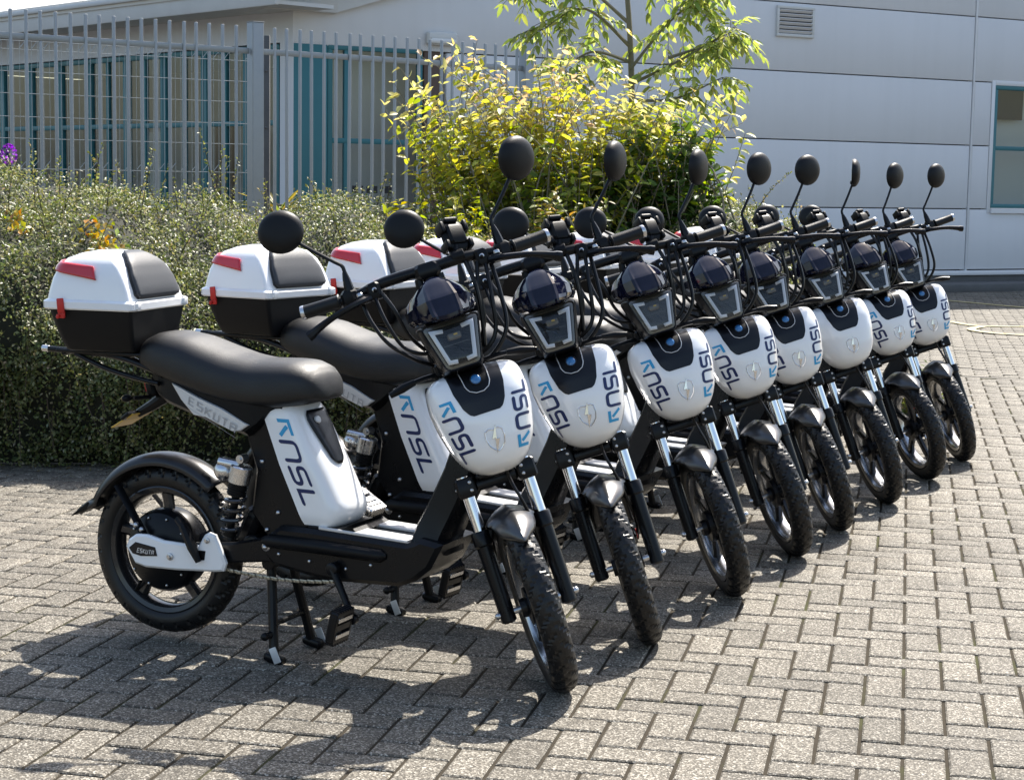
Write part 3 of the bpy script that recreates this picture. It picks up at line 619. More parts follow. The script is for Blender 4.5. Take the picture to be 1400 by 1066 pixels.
shoot_plant('bronze_leaved_shrub', 'small bronze and green leaved plant in front of the lime shrub', 'shrub', (.3, 10.0, .2), tg, .07, mid_pal, per=12, stem_r=.009, start=.6)
# pale small-leaved bush at the right end of the hedge
tg = crown_targets(120, (1.32, 11.6, .98), (.52, .4, .36), .5); 
def pale_pal(p, t): return jitc((.20, .22, .10) if rng.random() < .6 else (.12, .15, .05))
shoot_plant('pale_bush', 'pale small-leaved bush at the right end of the planting', 'shrub', (1.3, 11.7, .1), tg, .034, pale_pal, per=34, stem_r=.008, start=.55, six=False, matn='leaf')
# low weeds by the far scooter
tg = crown_targets(40, (2.35, 10.35, .12), (.28, .2, .2), .02)
def weed_pal(p, t): return jitc((.22, .21, .07) if rng.random() < .6 else (.13, .17, .04))
shoot_plant('weeds', 'dry yellowish weeds at the edge of the planting bed', 'weeds', (2.3, 10.35, 0), tg, .05, weed_pal, per=8, stem_r=.004, start=.2, six=False)
# --- young tree with compound leaves
def young_tree():
    B = np.array((.78, 11.9, 0.)); root = empty('young_tree', B); tag(root, 'slender young tree with airy drooping leaves above the shrub', 'tree'); tr = MB()
    path = smooth_path([(.0, 0, 0), (.02, 0, 1.0), (-.02, .02, 1.8), (-.05, .0, 2.3), (-.10, 0, 2.8), (-.14, .02, 3.4)], 5); tr.tube(path, [.028 - .017 * k / (len(path) - 1) for k in range(len(path))], 8)
    tw_ = MB(); LP, LD, LN, LC, LL = [], [], [], [], []
    br = [((-.06, 0, 2.35), (-.45, -.1, 2.62), (-.78, -.1, 2.52)), ((-.05, 0, 2.2), (-.35, -.15, 2.42), (-.62, -.2, 2.28)), ((-.1, 0, 2.7), (-.42, 0, 2.95), (-.85, 0, 2.78)), ((-.04, 0, 1.95), (.30, -.1, 2.12), (.62, -.15, 2.32)), ((-.04, 0, 2.05), (.2, 0, 2.35), (.45, 0, 2.55)), ((-.08, 0, 2.5), (.2, -.1, 2.62), (.45, -.1, 2.56)), ((-.1, 0, 2.8), (.2, 0, 3.0), (.55, 0, 2.9)), ((-.02, 0, 1.85), (.25, -.1, 1.86), (.55, -.1, 2.0)), ((-.1, 0, 2.9), (-.3, .1, 3.2), (-.5, 0, 3.1)), ((.2, -.1, 2.12), (.42, -.1, 2.2), (.62, -.1, 2.30)), ((-.05, 0, 2.1), (-.3, -.1, 2.15), (-.5, -.1, 2.02))]
    for b3 in br:
        pts = smooth_path(b3, 6); tr.tube(pts, [.013 - .010 * k / (len(pts) - 1) for k in range(len(pts))], 6)
        for i, p in enumerate(pts):
            if i < 4: continue
            for q in range(3 if i > 7 else 2):
                d = unit(1)[0]; d[2] = d[2] * .4 - .15; d /= np.linalg.norm(d); L_ = rng.uniform(.12, .24); rp = [np.array(p) + d * L_ * t + np.array([0, 0, -.35 * L_ * t * t]) for t in np.linspace(0, 1, 5)]; tw_.tube([Vector(a) for a in rp], .0018, 4)
                for t in range(1, 5):
                    for sg in (-1, 1, 0) if t == 4 else (-1, 1):
                        s1 = np.cross(d, [0, 0, 1]); s1 /= np.linalg.norm(s1); LP.append(rp[t]); LD.append(s1 * sg * .9 + d * .6 + np.array([0, 0, -.55]) + rng.normal(0, .15, 3)); LN.append(np.array([0, 0, 1]) + rng.normal(0, .4, 3)); LL.append(rng.uniform(.06, .10)); LC.append(jitc((.23, .30, .08) if rng.random() < .65 else (.38, .42, .14)))
    LL = np.array(LL); V, F, C = leaves(LP, LD, LN, LL, LL * .36, LC, .15, True); fast_mesh('crown', V, F, M['bigleaf'], root, C); tr.build('trunk', M['bark'], root); o = tw_.build('leaf_stalks', M['twig'], root); o['kind'] = 'stuff'
young_tree()
# palm-like plant inside the yard, seen through the bars
root = empty('yucca_plant', (-2.25, 17.2, .42)); tag(root, 'spiky yellow-green yucca seen through the fence bars', 'plant'); LP, LD, LN, LC = [], [], [], []
for k in range(60):
    a = rng.uniform(0, 6.28); e = rng.uniform(-.1, .75); LP.append((0, 0, .55)); LD.append((math.cos(a) * math.cos(e), math.sin(a) * math.cos(e), math.sin(e))); LN.append((0, 0, 1)); LC.append(jitc((.24, .21, .05) if k % 2 else (.15, .17, .04)))
V, F, C = leaves(LP, LD, np.array(LN) + rng.normal(0, .2, (60, 3)), rng.uniform(.35, .55, 60), np.full(60, .04), LC, .2, True); fast_mesh('leaf_blades', V, F, M['bigleaf'], root, C); mb = MB(); mb.tube([(0, 0, -.55), (0, 0, .64)], .05, 8); mb.build('stem', M['bark'], root)
tag(bld, 'grey panelled building with teal framed windows behind the fence', 'building')

# ------------------------------------------------------------------ scooter (local frame: x forward, y rider's left, z up)
AX, RAKE, STEER = .5026, R(21.27), R(-58.2)
av = Vector((-math.sin(RAKE), 0, math.cos(RAKE))); ev = Vector((math.cos(RAKE), 0, math.sin(RAKE))); S0 = Vector((AX, 0, .8))
Rst = Matrix.Rotation(STEER, 3, av)
def SF(p):                                   # (forward, left, along steering axis) -> steered bike frame
    p = Vector(p); return S0 + Rst @ (ev * p.x + Vector((0, p.y, 0)) + av * p.z)

# --- lettering strokes (reading axis, height axis), unit = letter height
def arc_corner(p, c, q, k=5):
    p, c, q = Vector(p), Vector(c), Vector(q); return [tuple(p * (1 - t) ** 2 + c * 2 * t * (1 - t) + q * t * t) for t in [i / k for i in range(k + 1)]]
NSL = [[(1.18, 0), (1.18, .6)] + arc_corner((1.18, .7), (1.18, 1), (1.48, 1)) + arc_corner((1.9, 1), (2.2, 1), (2.2, .7)) + [(2.2, 0)],
       [(3.5, 1), (3.0, 1)] + arc_corner((2.85, 1), (2.58, 1), (2.58, .76)) + arc_corner((2.58, .74), (2.58, .5), (2.85, .5)) + arc_corner((3.22, .5), (3.48, .5), (3.48, .26)) + arc_corner((3.48, .24), (3.48, 0), (3.2, 0)) + [(2.6, 0)],
       [(3.88, 1), (3.88, 0), (4.62, 0)]]
ARROW = [[(0, .28), (0, 1), (.8, 1)], [(.30, .80), (.84, .16)]]
def ribbons(strokes, wd, fn, mb, step=.12, caps=True):
    for st_ in strokes:
        P = [Vector(p) for p in st_]; Q = [P[0]]
        for a, b in zip(P[:-1], P[1:]):
            k = max(1, int((b - a).length / step))
            Q += [a + (b - a) * (i + 1) / k for i in range(k)]
        L, Rr = [], []
        for i, p in enumerate(Q):
            d1 = (Q[i] - Q[i - 1]).normalized() if i else (Q[1] - Q[0]).normalized()
            d2 = (Q[i + 1] - Q[i]).normalized() if i < len(Q) - 1 else d1
            n1 = Vector((-d1.y, d1.x)); n2 = Vector((-d2.y, d2.x)); nn = (n1 + n2); nn = nn.normalized() if nn.length > 1e-6 else n1
            k = 1 / max(.5, nn.dot(n1)); L.append(p + nn * wd * .5 * k); Rr.append(p - nn * wd * .5 * k)
        if caps:
            for end, sgn in ((0, -1), (-1, 1)):
                d = ((Q[1] - Q[0]) if end == 0 else (Q[-1] - Q[-2])).normalized(); nn = Vector((-d.y, d.x)); p = Q[end]
                l = p + d * sgn * wd * .42 + nn * wd * .22; r_ = p + d * sgn * wd * .42 - nn * wd * .22
                if end == 0: L.insert(0, l); Rr.insert(0, r_)
                else: L.append(l); Rr.append(r_)
        base = len(mb.v)
        for l, r_ in zip(L, Rr): mb.v.append(tuple(fn(*l))); mb.v.append(tuple(fn(*r_)))
        for i in range(len(L) - 1): a = base + 2 * i; mb.f.append((a, a + 1, a + 3, a + 2))
    return mb
LET = {'E': [[(.6, 1), (0, 1), (0, 0), (.6, 0)], [(0, .5), (.5, .5)]], 'S': [[(.6, 1), (0, 1), (0, .5), (.6, .5), (.6, 0), (0, 0)]], 'K': [[(0, 0), (0, 1)], [(.6, 1), (.05, .5), (.6, 0)]],
       'U': [[(0, 1), (0, 0), (.6, 0), (.6, 1)]], 'T': [[(0, 1), (.6, 1)], [(.3, 1), (.3, 0)]], 'A': [[(0, 0), (0, 1), (.6, 1), (.6, 0)], [(0, .5), (.6, .5)]]}
def word(txt, gap=1.0):
    out = []
    for i, c in enumerate(txt): out += [[(p[0] + i * gap, p[1]) for p in s_] for s_ in LET[c]]
    return out

def make_wheel_parts(T, front):
    """T maps wheel frame (x fwd, y axis, z up, centre 0) to bike frame; returns list of (name, MB, mat, [subs])"""
    Ro, tw = .238, .036
    tyre = MB(); NS, NP = 300, 22
    rings = []
    for i in range(NS):
        ph = 2 * math.pi * i / NS; rg = []
        for j in range(NP + 1):
            a = -math.pi * .86 + 2 * math.pi * .86 * j / NP     # across the section
            s_ = math.sin(a); c_ = math.cos(a)
            y = tw * s_; r = Ro - tw + .002 + tw * c_ * 1.0
            if abs(a) < 1.35:
                u = abs(a) / 1.35; q = (i / NS * 30 + (u * 1.25 if a > 0 else u * 1.25 + .5)) % 1.0
                g = 0
                if u > .12 and q < .17: g = .0045
                if u < .12 and abs(((i / NS * 60) % 1) - .5) < .12: g = .002
                if .44 < u < .54 and q > .5: g = .004
                r -= g * c_; y -= g * s_
            rg.append((r * math.cos(ph), y, r * math.sin(ph)))
        rings.append(rg)
    b = len(tyre.v)
    for rg in rings: tyre.v.extend(rg)
    n = NP + 1
    for i in range(NS):
        for j in range(NP):
            i2 = (i + 1) % NS; tyre.f.append((i * n + j, i * n + j + 1, i2 * n + j + 1, i2 * n + j))
    def lathe(prof, n=64):
        mb = MB(); k = len(prof)
        for i in range(n):
            ph = 2 * math.pi * i / n
            for r, y in prof: mb.v.append((r * math.cos(ph), y, r * math.sin(ph)))
        for i in range(n):
            for j in range(k):
                j2 = (j + 1) % k; i2 = (i + 1) % n; mb.f.append((i * k + j, i * k + j2, i2 * k + j2, i2 * k + j))
        return mb
    rim = lathe([(.178, -.031), (.182, -.029), (.180, -.022), (.168, -.012), (.168, .012), (.180, .022), (.182, .029), (.178, .031), (.166, .027), (.160, .016), (.160, -.016), (.166, -.027)])
    lip = lathe([(.1655, -.026), (.1640, -.024), (.1588, -.0155), (.1588, .0155), (.1640, .024), (.1655, .026), (.1665, .0268), (.1665, -.0268)])
    spokes = []
    hub_r = .045 if front else .112
    for k in range(5):
        a = 2 * math.pi * k / 5 + .3; mb = MB(); rr = [hub_r - .01, hub_r + .02, (hub_r + .16) / 2, .14, .163]; rg = []
        for r in rr:
            wd = .017 if r > .1 else .02; sw = .10 * (r - hub_r) / .1
            c_, s_ = math.cos(a + sw), math.sin(a + sw); rad = Vector((c_, 0, s_)); tan = Vector((-s_, 0, c_)); yv = Vector((0, 1, 0)); p = rad * r
            h = .012 if r < .15 else .016
            rg.append([p + tan * wd * u + yv * h * v for u, v in ((-1, -.4), (-.5, -1), (.5, -1), (1, -.4), (1, .4), (.5, 1), (-.5, 1), (-1, .4))])
        mb.loft(rg); spokes.append(mb)
    if front:
        hub = lathe([(.0, -.045), (.024, -.045), (.026, -.03), (.05, -.026), (.052, -.012), (.04, -.006), (.04, .01), (.05, .014), (.05, .026), (.026, .03), (.024, .045), (0, .045)], 32)
        disc = lathe([(.060, .030), (.092, .030), (.092, .0335), (.060, .0335)], 48)
        for k in range(6):
            a = k * math.pi / 3; disc.box((.045 * math.cos(a), .032, .045 * math.sin(a)), (.04, .003, .012), rotm('Y', -a))
    else:
        hub = lathe([(.0, -.072), (.03, -.072), (.05, -.066), (.085, -.060), (.108, -.046), (.116, -.03), (.118, -.02), (.118, .02), (.116, .03), (.108, .046), (.085, .06), (.05, .066), (.03, .072), (0, .072)], 56)
        disc = None
    return tyre, rim, lip, spokes, hub, disc

def make_scooter():
    root = empty('electric_scooter')
    def P(mb, name, m_, parent=root, ang=35, T=None, solid=0): return mb.build(name, M[m_], parent, ang, T=T, solid=solid)
    # ================= rear wheel
    RX, RZ = -.408, .256
    Tr = lambda v: Vector((RX + v.x, v.y, RZ + v.z))
    ty, rim, lip, sp, hub, _ = make_wheel_parts(None, False)
    wr = P(rim, 'rear_wheel', 'rim', T=Tr); P(ty, 'tyre', 'rubber', wr, 22, Tr); P(lip, 'rim_face', 'rim', wr, 50, Tr)
    for s_ in sp: P(s_, 'spoke', 'rim', wr, 40, Tr)
    hm = P(hub, 'hub_motor', 'frame', wr, 30, Tr)
    mb = MB()
    for k in range(10):
        a = k * math.pi / 5; mb.ball((RX + .098 * math.cos(a), -.056, RZ + .098 * math.sin(a)), .004, 8, 5)
    P(mb, 'hub_bolts', 'bolt', wr)['kind'] = 'stuff'
    mb = MB(); mb.ball((RX - .155 * math.cos(.9), -.02, RZ - .155 * math.sin(.9)), .005, 8, 5); mb.cyl((RX - .165 * math.cos(.9), -.02, RZ - .165 * math.sin(.9)), (RX - .125 * math.cos(.9), -.028, RZ - .125 * math.sin(.9)), .0045, 8); P(mb, 'valve', 'cable', wr)
    # swing arm
    for s_, nm in ((-1, 'swing_arm'), (1, 'swing_arm')):
        mb = MB(); mb.prism([(-.01, .345), (-.01, .275), (-.12, .262), (-.46, .232), (-.47, .262), (-.44, .285), (-.14, .315)], s_ * .088 - .014, s_ * .088 + .014, .006); P(mb, nm, 'frame')
    mb = MB(); mb.cyl((-.08, -.09, .31), (-.08, .09, .31), .03, 20, bev=.004); mb.box((-.10, 0, .36), (.05, .16, .12), rotm('Y', R(25)), .015); P(mb, 'swing_arm_bridge', 'frame')
    # chain guard
    g = [(-.466, .278), (-.455, .300), (-.432, .316), (-.395, .318), (-.34, .306), (-.226, .303), (-.206, .335), (-.192, .343), (-.172, .337), (-.158, .31), (-.138, .262), (-.146, .240), (-.175, .236), (-.30, .228), (-.40, .226), (-.436, .234)]
    mb = MB().prism(g, -.128, -.108, .006); cg = P(mb, 'chain_guard', 'white', ang=30)
    mb = MB().prism([(-.452, .277), (-.43, .295), (-.365, .286), (-.358, .262), (-.412, .257), (-.44, .262)], -.1305, -.1275, .001); P(mb, 'name_badge', 'inset', cg)
    mb = MB(); ribbons(word('ESKUTA', .95), .2, lambda r, t: (-.424 + r * .0100 + t * .003, -.1312, .2675 + t * .011 - r * .0005), mb, .5, False); P(mb, 'badge_lettering', 'silver', cg)
    for x, z, r_ in ((-.315, .265, .010), (-.194, .322, .008)):
        mb = MB(); mb.cyl((x, -.126, z), (x, -.134, z), r_, 12, bev=.001); mb.cyl((x, -.13, z), (x, -.139, z), r_ * .55, 6); P(mb, 'bolt', 'bolt', cg)
    mb = MB().prism([(-.236, .262), (-.204, .266), (-.200, .292), (-.232, .292)], -.1295, -.127, .001); mb.tube([(-.232, -.137, .262), (-.218, -.137, .252), (-.232, -.135, .30), (-.262, -.132, .345), (-.29, -.125, .37), (-.30, -.1, .36)][2:] , .011, 8)
    mb.tube([(-.215, -.14, .262), (-.235, -.14, .30), (-.262, -.134, .345), (-.285, -.12, .366)], [.008, .014, .014, .011], 8); P(mb, 'brake_arm', 'black', cg)
    # chain: separate link plates
    mb = MB(); nL = 30
    for i in range(nL):
        t = (i + .5) / nL; x = -.16 + (.185 + .16) * t; z = .243 - .018 * math.sin(math.pi * min(1, t)) * .6
        mb.box((x, -.105 + (.002 if i % 2 else -.002), z), (.0135, .003, .009), None, .001); mb.cyl((x + .006, -.111, z), (x + .006, -.099, z), .0028, 6)
    P(mb, 'chain', 'chain')['kind'] = 'stuff'
    # rear fender: curved sheet
    def fend(u, v):
        a = R(48) + (R(164) - R(48)) * u
        yy = (v - .5) * 2; rr = .274 - .020 * abs(yy) ** 2.4 - (.012 * abs(yy) ** 8)
        if u > .9: rr += (u - .9) * .42
        hw = .052 - .012 * max(0, (u - .85) / .15)
        return (RX + rr * math.cos(a), yy * hw, RZ + rr * math.sin(a))
    fr = P(MB().patch(fend, 40, 14), 'rear_fender', 'rearfender', ang=60, solid=.003)
    for s_ in (-1, 1):
        mb = MB(); mb.tube([(-.545, s_ * .052, .432), (-.50, s_ * .066, .385), (-.452, s_ * .078, .328), (-.43, s_ * .085, .300)], .014, 8, flat=.35); P(mb, 'fender_stay', 'black', fr)
        mb = MB()
        for bx, bz in ((-.457, .333), (-.438, .322)): mb.ball((bx, s_ * .088, bz), .0085, 10, 6)
        P(mb, 'stay_bolts', 'bolt', fr)['kind'] = 'stuff'
    # mud flap tail
    mb = MB().prism([(-.655, .352), (-.705, .335), (-.715, .328), (-.69, .350), (-.66, .372)], -.045, .045, .002); P(mb, 'mud_flap', 'black', fr)
    # shock absorbers
    for s_ in (-1, 1):
        y = s_ * .118; a = Vector((-.088, y, .545)); b_ = Vector((-.132, y, .345)); d_ = (b_ - a)
        mb = MB(); mb.cyl(a + d_ * .05, a + d_ * .30, .030, 20, bev=.004); sh = P(mb, 'shock_absorber', 'alu')
        mb = MB(); mb.cyl(a + Vector((-.006, 0, -.012)), a + Vector((-.072, s_ * .004, -.004)), .0145, 14, bev=.003); mb.ball(a + Vector((-.062, 0, -.03)), .026, 14, 8, (1, .9, 1)); P(mb, 'reservoir', 'alu', sh)
        mb = MB(); mb.cyl(a + d_ * .28, a + d_ * .46, .025, 16); 
        for k in range(5): mb.cyl(a + d_ * (.295 + .033 * k), a + d_ * (.312 + .033 * k), .0275, 18, bev=.002)
        mb.cyl(a + d_ * .46, b_, .011, 12); mb.cyl(a + d_ * .93, a + d_ * 1.03, .019, 14, bev=.002); P(mb, 'damper', 'black', sh)
        mb = MB(); turns = 3.6; pts = []
        dn = d_.normalized(); u_ = Vector((0, 1, 0)); w_ = dn.cross(u_)
        for k in range(int(turns * 16) + 1):
            th = 2 * math.pi * k / 16; t = .46 + .48 * k / (turns * 16); pts.append(a + d_ * t + (u_ * math.cos(th) + w_ * math.sin(th)) * .026)
        mb.tube(pts, .0062, 8); P(mb, 'spring', 'spring', sh)
        mb = MB(); mb.cyl(a + Vector((0, -.015, .008)), a + Vector((0, .015, .008)), .012, 12); mb.cyl(a + Vector((0, -.02, .008)), a + Vector((0, .02, .008)), .006, 6); P(mb, 'mount_bolt', 'bolt', sh)
    # frame: column, tail, tub, down tube
    mb = MB(); mb.prism([(-.105, .625), (-.06, .70), (.02, .705), (.06, .62), (.13, .38), (-.03, .335), (-.085, .40), (-.07, .52)], -.086, .086, .01); col = P(mb, 'seat_column', 'frame')
    mb = MB()
    for bx, bz in ((-.045, .545), (.005, .41), (-.03, .36)): mb.ball((bx, -.088, bz), .007, 10, 6)
    P(mb, 'column_bolts', 'bolt', col)['kind'] = 'stuff'
    mb = MB()
    tail = [(-.425, .772, .735, .05), (-.40, .775, .70, .07), (-.36, .765, .682, .088), (-.33, .76, .675, .100), (-.2, .735, .638, .112), (-.08, .713, .612, .1225), (-.05, .71, .635, .112), (-.02, .712, .672, .094), (.03, .715, .698, .085), (.08, .72, .705, .07)]
    rg = []
    for x, zt, zb, hw in tail:
        rg.append([(x, -hw * .8, zb), (x, hw * .8, zb), (x, hw, zb + .015), (x, hw, zt - .01), (x, hw * .8, zt), (x, -hw * .8, zt), (x, -hw, zt - .01), (x, -hw, zb + .015)])
    mb.loft(rg); tl = P(mb, 'tail_cover', 'black')
    # silver side panels with lettering
    def tail_y(x): return interp(x, [q[0] for q in tail], [q[3] for q in tail])
    for s_ in (-1, 1):
        pl = [(-.322, .742), (-.296, .733), (-.232, .709), (-.150, .684), (-.066, .646), (-.088, .630), (-.112, .626), (-.16, .642), (-.205, .658), (-.246, .661), (-.29, .70)]
        mb = MB(); rg = [[(x, s_ * (tail_y(x) + o_), z) for x, z in pl] for o_ in (-.004, .007, .0095)]
        cx_, cz_ = -.18, .68
        rg[2] = [(x + (cx_ - x) * .04, y, z + (cz_ - z) * .04) for x, y, z in rg[2]]
        mb.loft(rg); sp_ = P(mb, 'side_panel', 'silver', ang=25)
        mb = MB(); ribbons(word('ESKUTA', 1.0), .12, (lambda r, t: ((-.262 + r * .028 + t * .004) if s_ < 0 else (-.105 - r * .028), s_ * (tail_y(-.262 + r * .028) + .0108), (.690 - r * .0118 + t * .019) if s_ < 0 else (.628 + r * .0118 + t * .019))), mb, .3, False); P(mb, 'panel_lettering', 'emb', sp_)
        mb = MB(); ribbons([[(0, 0), (6.6, 0)]], .05, (lambda r, t: (-.262 + r * .024, s_ * (tail_y(-.262 + r * .024) + .0106), .680 - r * .0105 + t * .019)), mb, .5, False); P(mb, 'panel_line', 'emb', sp_)
    mb = MB(); tubp = [(-.035, .338), (-.028, .290), (.0, .268), (.10, .252), (.18, .244), (.38, .25), (.425, .268), (.47, .305), (.505, .372), (.44, .383), (.42, .372), (.40, .366), (.12, .378), (.02, .378)]
    mb.prism(tubp, -.108, .108, .012); tub = P(mb, 'floor_tub', 'frame', ang=40)
    for s_ in (-1, 1):
        mb = MB(); pts = [(-.03, s_ * .108, .335), (-.01, s_ * .109, .336), (.15, s_ * .110, .334), (.33, s_ * .108, .328), (.345, s_ * .106, .328)]
        mb.tube(pts, [.010, .019, .019, .018, .008], 14); P(mb, 'side_rail', 'black', tub)
        mb = MB()
        for bx, bz in ((.02, .302), (.115, .292), (.225, .283), (.30, .30)): mb.ball((bx, s_ * .109, bz), .005, 8, 5)
        P(mb, 'tub_bolts', 'bolt', tub)['kind'] = 'stuff'
        mb = MB().prism([(.135, .3775), (.40, .3655), (.40, .373), (.30, .3785), (.135, .386)], min(s_ * .03, s_ * .098), max(s_ * .03, s_ * .098), .002); fp = P(mb, 'foot_plate', 'silver', tub)
        for k in range(4):
            pass
    mb = MB(); mb.cyl((-.02, -.112, .318), (-.02, .112, .318), .013, 12, bev=.002); mb.ball((-.02, -.114, .318), .008); P(mb, 'pivot_bolt', 'bolt', tub)
    mb = MB(); rg = []
    for t, cx_, cz_, dx, hw in ((0, .445, .355, .052, .085), (.12, .452, .395, .047, .072), (.35, .482, .46, .045, .062), (.65, .520, .545, .045, .056), (.85, .538, .605, .044, .05), (1, .548, .66, .04, .042)):
        nx = Vector((.92, 0, -.39)); c_ = Vector((cx_, 0, cz_))
        rg.append([c_ + nx * dx * u + Vector((0, hw * v, 0)) for u, v in ((-1, -.75), (-.8, -1), (.6, -1), (1, -.6), (1, .6), (.6, 1), (-.8, 1), (-1, .75))])
    mb.loft(rg); P(mb, 'down_tube', 'frame')
    mb = MB(); mb.cyl(S0 + av * -.27, S0 + av * .06, .034, 20, bev=.004); mb.cyl(S0 + av * -.275, S0 + av * -.25, .042, 20, bev=.004); P(mb, 'head_tube', 'frame')
    # battery cover: lofted shell
    def batt(v, a):       # v 0 bottom..1 top, a in [-1,1] around front
        fx = interp(v, [0, .05, .15, .5, .85, .95, 1], [.182, .198, .202, .144, .082, .062, .046])
        bx = interp(v, [0, .5, 1], [.086, .014, -.052])
        z = interp(v, [0, 1], [.385, .700]); zf = z + .035 * 0
        hw = interp(v, [0, .06, .5, .9, 1], [.088, .096, .099, .093, .082])
        t = a * math.pi / 2
        if abs(a) > .55:
            q = (abs(a) - .55) / .45; x = bx + (fx - bx) * .52 * (1 - q); y = hw * (1 - .015 * q) * (1 if a > 0 else -1)
        else:
            q = abs(a) / .55; th = q * math.pi / 2
            x = bx + (fx - bx) * (.52 + .48 * math.cos(th) ** .62); y = hw * math.sin(th) ** .78 * (1 if a > 0 else -1)
        return Vector((x, y, z + .05 * (x - bx) * (1 if v > .9 else 0)))
    mb = MB(); rg = []
    for i in range(25):
        v = i / 24; rg.append([batt(v, -1 + 2 * j / 40) for j in range(41)])
    mb.loft(rg); bt = P(mb, 'battery_cover', 'white', ang=32)
    def on_batt(v, a, off):
        p = batt(v, a); e = 1e-3; du = batt(v, a + e) - batt(v, a - e); dv = batt(min(1, v + e), a) - batt(max(0, v - e), a)
        n_ = du.cross(dv).normalized(); 
        if n_.y * (1 if a > 0 else -1) < -0.5 or (abs(a) < .2 and n_.x < 0): n_ = -n_
        if n_.dot(Vector((math.cos(a * 1.57), math.sin(a * 1.57), .2))) < 0: n_ = -n_
        return p + n_ * off
    def atab(v):
        A = np.linspace(-1, 0, 61); pts = [batt(v, float(a)) for a in A]; s_ = [0]
        for p, q in zip(pts[:-1], pts[1:]): s_.append(s_[-1] + (q - p).length)
        return A, s_
    for s_, nm in ((-1, 'r'), (1, 'l')):
        def bm_(r, t, s_=s_):
            # right side: reads downwards, tops towards the front
            v = (.875 - r * .150) if s_ < 0 else (.875 - (4.62 - r) * .150)
            dist = .026 + t * .046 + .006 * (1 - v)
            A, S = atab(v); a = float(np.interp(dist, S, A)); a = a if s_ < 0 else -a
            return on_batt(v, a, .0009)
        mb = ribbons(NSL, .215, bm_, MB()); P(mb, 'company_lettering', 'navy', bt)
        mb = ribbons(ARROW, .20, bm_, MB(), caps=False); P(mb, 'arrow_mark', 'cyan', bt)
    # dark handle recess on the front of the battery
    def rec(u, w):
        v = .50 + .43 * u; wd = interp(u, [0, .1, .75, .92, 1], [.012, .07, .17, .18, .14]); a = (w * 2 - 1) * wd
        return on_batt(v, a, .0012 + .004 * (1 - abs(w * 2 - 1) ** 4) * min(1, 6 * u * (1 - u)))
    hr = P(MB().patch(rec, 16, 12), 'handle_recess', 'inset', bt, solid=.004)
    q_ = on_batt(.86, -.06, .006); mb = MB(); mb.cyl(q_, q_ + Vector((.008, -.001, .004)), .011, 16, bev=.002); P(mb, 'key_lock', 'silver', bt)
    mb = MB().prism([(.10, .385), (.20, .385), (.235, .400), (.225, .393), (.25, .379), (.10, .376)], -.094, .094, .003); P(mb, 'battery_tray', 'black')
    # seat
    xs = [-.455, -.447, -.433, -.405, -.375, -.30, -.22, -.15, -.08, 0, .045, .082, .105, .120, .128]
    zt = [.815, .842, .860, .873, .878, .867, .843, .824, .815, .818, .817, .805, .785, .759, .735]
    zb = [.796, .786, .775, .766, .752, .730, .709, .695, .687, .688, .696, .706, .712, .718, .722]
    hw = [.055, .085, .10, .112, .120, .126, .130, .132, .131, .126, .117, .104, .085, .06, .03]
    fxs = np.concatenate([np.linspace(-.455, -.405, 9)[:-1], np.linspace(-.405, .068, 24)[:-1], np.linspace(.068, .128, 9)])
    mb = MB(); rg = []
    for x in fxs:
        a, b_, h = interp(x, xs, zt), interp(x, xs, zb), interp(x, xs, hw); ring = []
        for k in range(28):
            th = 2 * math.pi * k / 28; c_, s_ = math.cos(th), math.sin(th)
            zc = b_ + (a - b_) * .38
            yy = h * math.copysign(abs(c_) ** .62, c_)
            zz = zc + (a - zc) * abs(s_) ** .72 if s_ >= 0 else zc - (zc - b_) * abs(s_) ** .5
            if s_ > 0: zz -= .004 * (abs(yy) / max(h, .01)) ** 2
            ring.append((float(x), yy, zz))
        rg.append(ring)
    mb.loft(rg); st_o = P(mb, 'seat', 'seat', ang=70)
    # rack, tail light, plate
    rk = None
    for y in (-.085, .085):
        mb = MB(); mb.tube(smooth_path([(-.755, y, .812), (-.55, y, .805), (-.44, y * 1.05, .785), (-.36, y * 1.1, .76)]), .0085, 10)
        mb.tube(smooth_path([(-.66, y, .803), (-.56, y, .768), (-.45, y, .745), (-.38, y, .735)]), .0075, 10)
        o = P(mb, 'rack_rail', 'frame'); mb = MB(); mb.cyl((-.775, y, .8125), (-.752, y, .812), .0092, 12, bev=.001); P(mb, 'rail_end', 'alu', o)
    mb = MB(); mb.box((-.55, 0, .811), (.34, .20, .010), None, .003)
    for x in (-.70, -.60, -.50): mb.cyl((x, -.09, .803), (x, .09, .803), .006, 8)
    P(mb, 'rack_plate', 'frame')
    mb = MB(); mb.box((-.443, 0, .715), (.03, .09, .05), rotm('Y', R(-15)), .008); tlh = P(mb, 'tail_light', 'black'); mb = MB(); mb.box((-.459, 0, .717), (.012, .075, .036), rotm('Y', R(-15)), .005); P(mb, 'red_lens', 'red', tlh)
    for s_ in (-1, 1):
        mb = MB(); mb.tube([(-.44, s_ * .04, .69), (-.46, s_ * .09, .69)], .006, 8); mb.ball((-.465, s_ * .115, .692), .013, 12, 8, (.9, 1.6, .8)); ind = P(mb, 'rear_indicator', 'black')
        mb = MB(); mb.ball((-.470, s_ * .115, .692), .011, 12, 8, (.9, 1.5, .8)); P(mb, 'amber_lens', 'amber', ind)
    mb = MB(); mb.tube([(-.40, 0, .70), (-.46, 0, .662), (-.51, 0, .635)], [.02, .016, .012], 10); mb.box((-.515, 0, .632), (.01, .12, .03), rotm('Y', R(50)), .002); ph = P(mb, 'plate_holder', 'black')
    mb = MB(); mb.box((-.533, 0, .616), (.004, .095, .085), rotm('Y', R(60)), .001); P(mb, 'number_plate', 'amber', ph)
